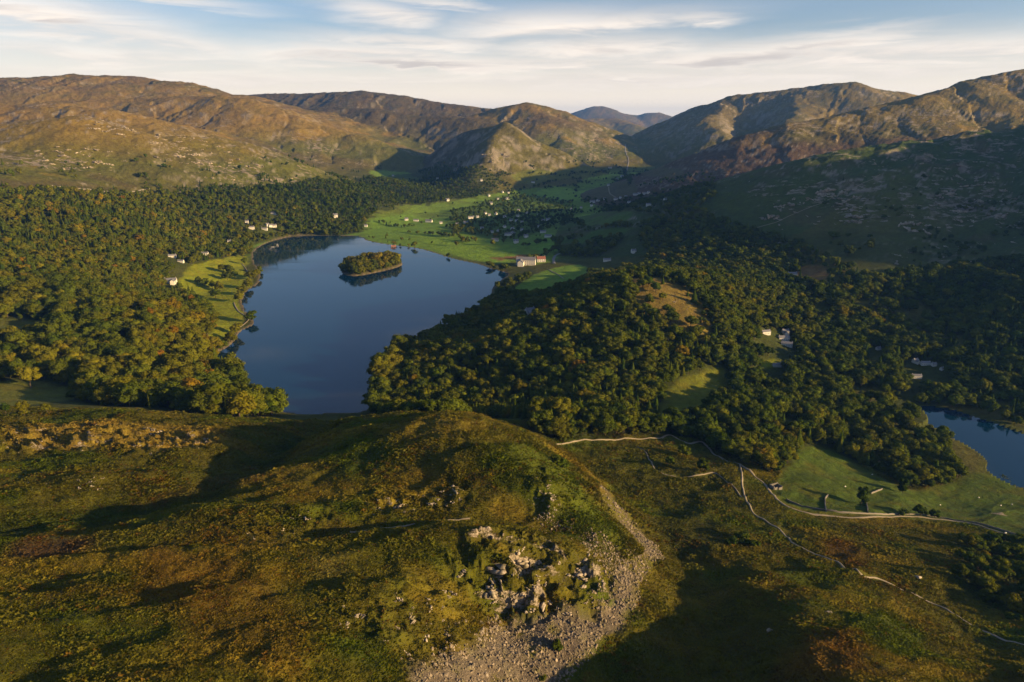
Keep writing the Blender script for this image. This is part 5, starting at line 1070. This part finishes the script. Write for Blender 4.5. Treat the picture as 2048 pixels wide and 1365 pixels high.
# ---------------------------------------------------------------- bracken and tussock grass of the near hill
def tuft_mat():
    m, nt, p = new_mat('bracken_fronds'); nt.nodes.remove(p); out = nt.nodes['Material Output']
    at = N(nt, 'ShaderNodeAttribute'); at.attribute_type = 'INSTANCER'; at.attribute_name = 'leafcol'
    tco = N(nt, 'ShaderNodeTexCoord'); n_ = NOISE(nt, tco.outputs['Object'], 3.0, 2.0)
    v = M(nt, 'ADD', 0.55, M(nt, 'MULTIPLY', n_, 0.9)); c = MIX(nt, 1.0, at.outputs['Color'], COMB(nt, v, v, v), 'MULTIPLY')
    d = N(nt, 'ShaderNodeBsdfDiffuse'); tr = N(nt, 'ShaderNodeBsdfTranslucent'); nt.links.new(c, d.inputs[0]); nt.links.new(c, tr.inputs[0])
    mx = N(nt, 'ShaderNodeMixShader'); mx.inputs[0].default_value = 0.3; nt.links.new(d.outputs[0], mx.inputs[1]); nt.links.new(tr.outputs[0], mx.inputs[2]); nt.links.new(mx.outputs[0], out.inputs[0])
    return m
MAT_TUFT = tuft_mat()
def tuft(seed, fern):
    r = np.random.default_rng(seed); V = []; F = []
    for k in range(13 if fern else 20):
        th = r.uniform(0, 2 * PI); L = r.uniform(.55, 1.0); w = (0.16 if fern else 0.05) * r.uniform(.7, 1.3); d = np.array([math.cos(th), math.sin(th), 0]); s = np.array([-d[1], d[0], 0]); up = r.uniform(.35, .8)
        b0 = d * r.uniform(0, .25); p1 = b0 + d * L * .4 + (0, 0, up * .8); p2 = b0 + d * L * .9 + (0, 0, up * .55); o = len(V)
        V += [b0 - s * w * .4 - (0, 0, .1), b0 + s * w * .4 - (0, 0, .1), p1 - s * w, p1 + s * w, p2]
        F += [(o, o + 1, o + 3), (o, o + 3, o + 2), (o + 2, o + 3, o + 4)]
    return mesh_np('tuft', np.array(V), np.array(F), (MAT_TUFT,))
TUFTS = [tuft(900 + k, True) for k in range(4)] + [tuft(950 + k, False) for k in range(3)]
def bracken():
    bx, by = [], []
    for (y0, y1, sp) in ((95, 220, 0.72), (220, 330, 0.9), (330, 560, 1.25)):
        ys = np.arange(y0, y1, sp)
        for yy in ys:
            xs = np.arange(-0.98 * yy - 10, 0.98 * yy + 10, sp); bx.append(xs + rngs.uniform(-.6, .6, len(xs)) * sp); by.append(yy + rngs.uniform(-.6, .6, len(xs)) * sp)
    x = np.concatenate(bx).astype(np.float32); y = np.concatenate(by).astype(np.float32)
    k = (poly_sd(x, y, SCREE) > 0.5) & (poly_sd(x, y, MEADOWS[6]) > 3)
    for p in PATHS.values():
        if p[2][0][1] < 700: k &= line_dist(x, y, p[2]) > p[1] * .5 + 1.3
    pat = fbm(x, y, 16, 3, 311); k &= rngs.uniform(size=len(x)) < 0.84 + 0.8 * pat
    for pl, wt_ in CRAGZ: k &= (poly_sd(x, y, pl) > 0) | (rngs.uniform(size=len(x)) > 0.55 * wt_)
    x, y = x[k], y[k]; z = ground(x, y); n = len(x)
    fa = np.clip((x / y - A0) / (A1 - A0) * (NA - 1), 0, NA - 1).astype(int); fb = np.clip((np.log(y) - math.log(Y0)) / (math.log(Y1) - math.log(Y0)) * (NB - 1), 0, NB - 1).astype(int)
    c = colr[fb, fa].copy()
    rn = fbm(x, y, 7, 3, 312); c *= (1.95 + 0.6 * rn + 0.2 * rngs.normal(size=n))[:, None].clip(.35, 2.2)
    ru = rngs.uniform(size=n) < 0.05 + 0.35 * sstep(0.1, 0.5, fbm(x, y, 35, 3, 313)); c[ru] = c[ru] * 0.45 + RUST * 0.55; c = np.clip(c, 0.005, .4)
    size = rngs.uniform(.6, 1.4, n) * (0.68 + 0.95 * sstep(-0.15, 0.35, fbm(x, y, 26, 3, 315))) * np.clip(0.75 + 0.0012 * (y - 150), .75, 1.25)
    fern = fbm(x, y, 40, 2, 314) + 0.3 * rngs.normal(size=n) > -0.15
    idx = np.where(fern, rngs.integers(0, 4, n), 4 + rngs.integers(0, 3, n))
    instancer('bracken', np.stack([x, y, z - 0.05], 1), TUFTS, idx, np.stack([rngs.uniform(-.25, .25, n), rngs.uniform(-.25, .25, n), rngs.uniform(0, 6.28, n)], 1), np.stack([size * 1.15, size * 1.15, size], 1), 'green and rusty bracken with tussock grass over the near hill', colors={'leafcol': np.concatenate([c, np.ones((n, 1))], 1)})
    print('bracken', n)
bracken()

# ---------------------------------------------------------------- the air
def haze():
    m = bpy.data.materials.new('haze_air'); m.use_nodes = True; nt = m.node_tree; nt.nodes.clear()
    o = N(nt, 'ShaderNodeOutputMaterial'); v = N(nt, 'ShaderNodeVolumePrincipled')
    v.inputs['Color'].default_value = (0.10, 0.27, 0.76, 1); v.inputs['Density'].default_value = HAZE_DENSITY; v.inputs['Anisotropy'].default_value = 0.15
    nt.links.new(v.outputs[0], o.inputs['Volume'])
    bm = bmesh.new(); bmesh.ops.create_cube(bm, size=1.0)
    lo = np.array([-40000.0, -3000.0, -60.0]); hi_ = np.array([42000.0, 27000.0, 900.0])
    for vv in bm.verts: vv.co = Vector([(lo[i] + hi_[i]) / 2 + vv.co[i] * (hi_[i] - lo[i]) for i in range(3)])
    me = bpy.data.meshes.new('haze'); bm.to_mesh(me); bm.free(); me.materials.append(m)
    tag(link(bpy.data.objects.new('haze', me)), 'thin blue haze filling the valley', None, None, 'stuff')
HAZE_DENSITY = 3.5e-5
haze()
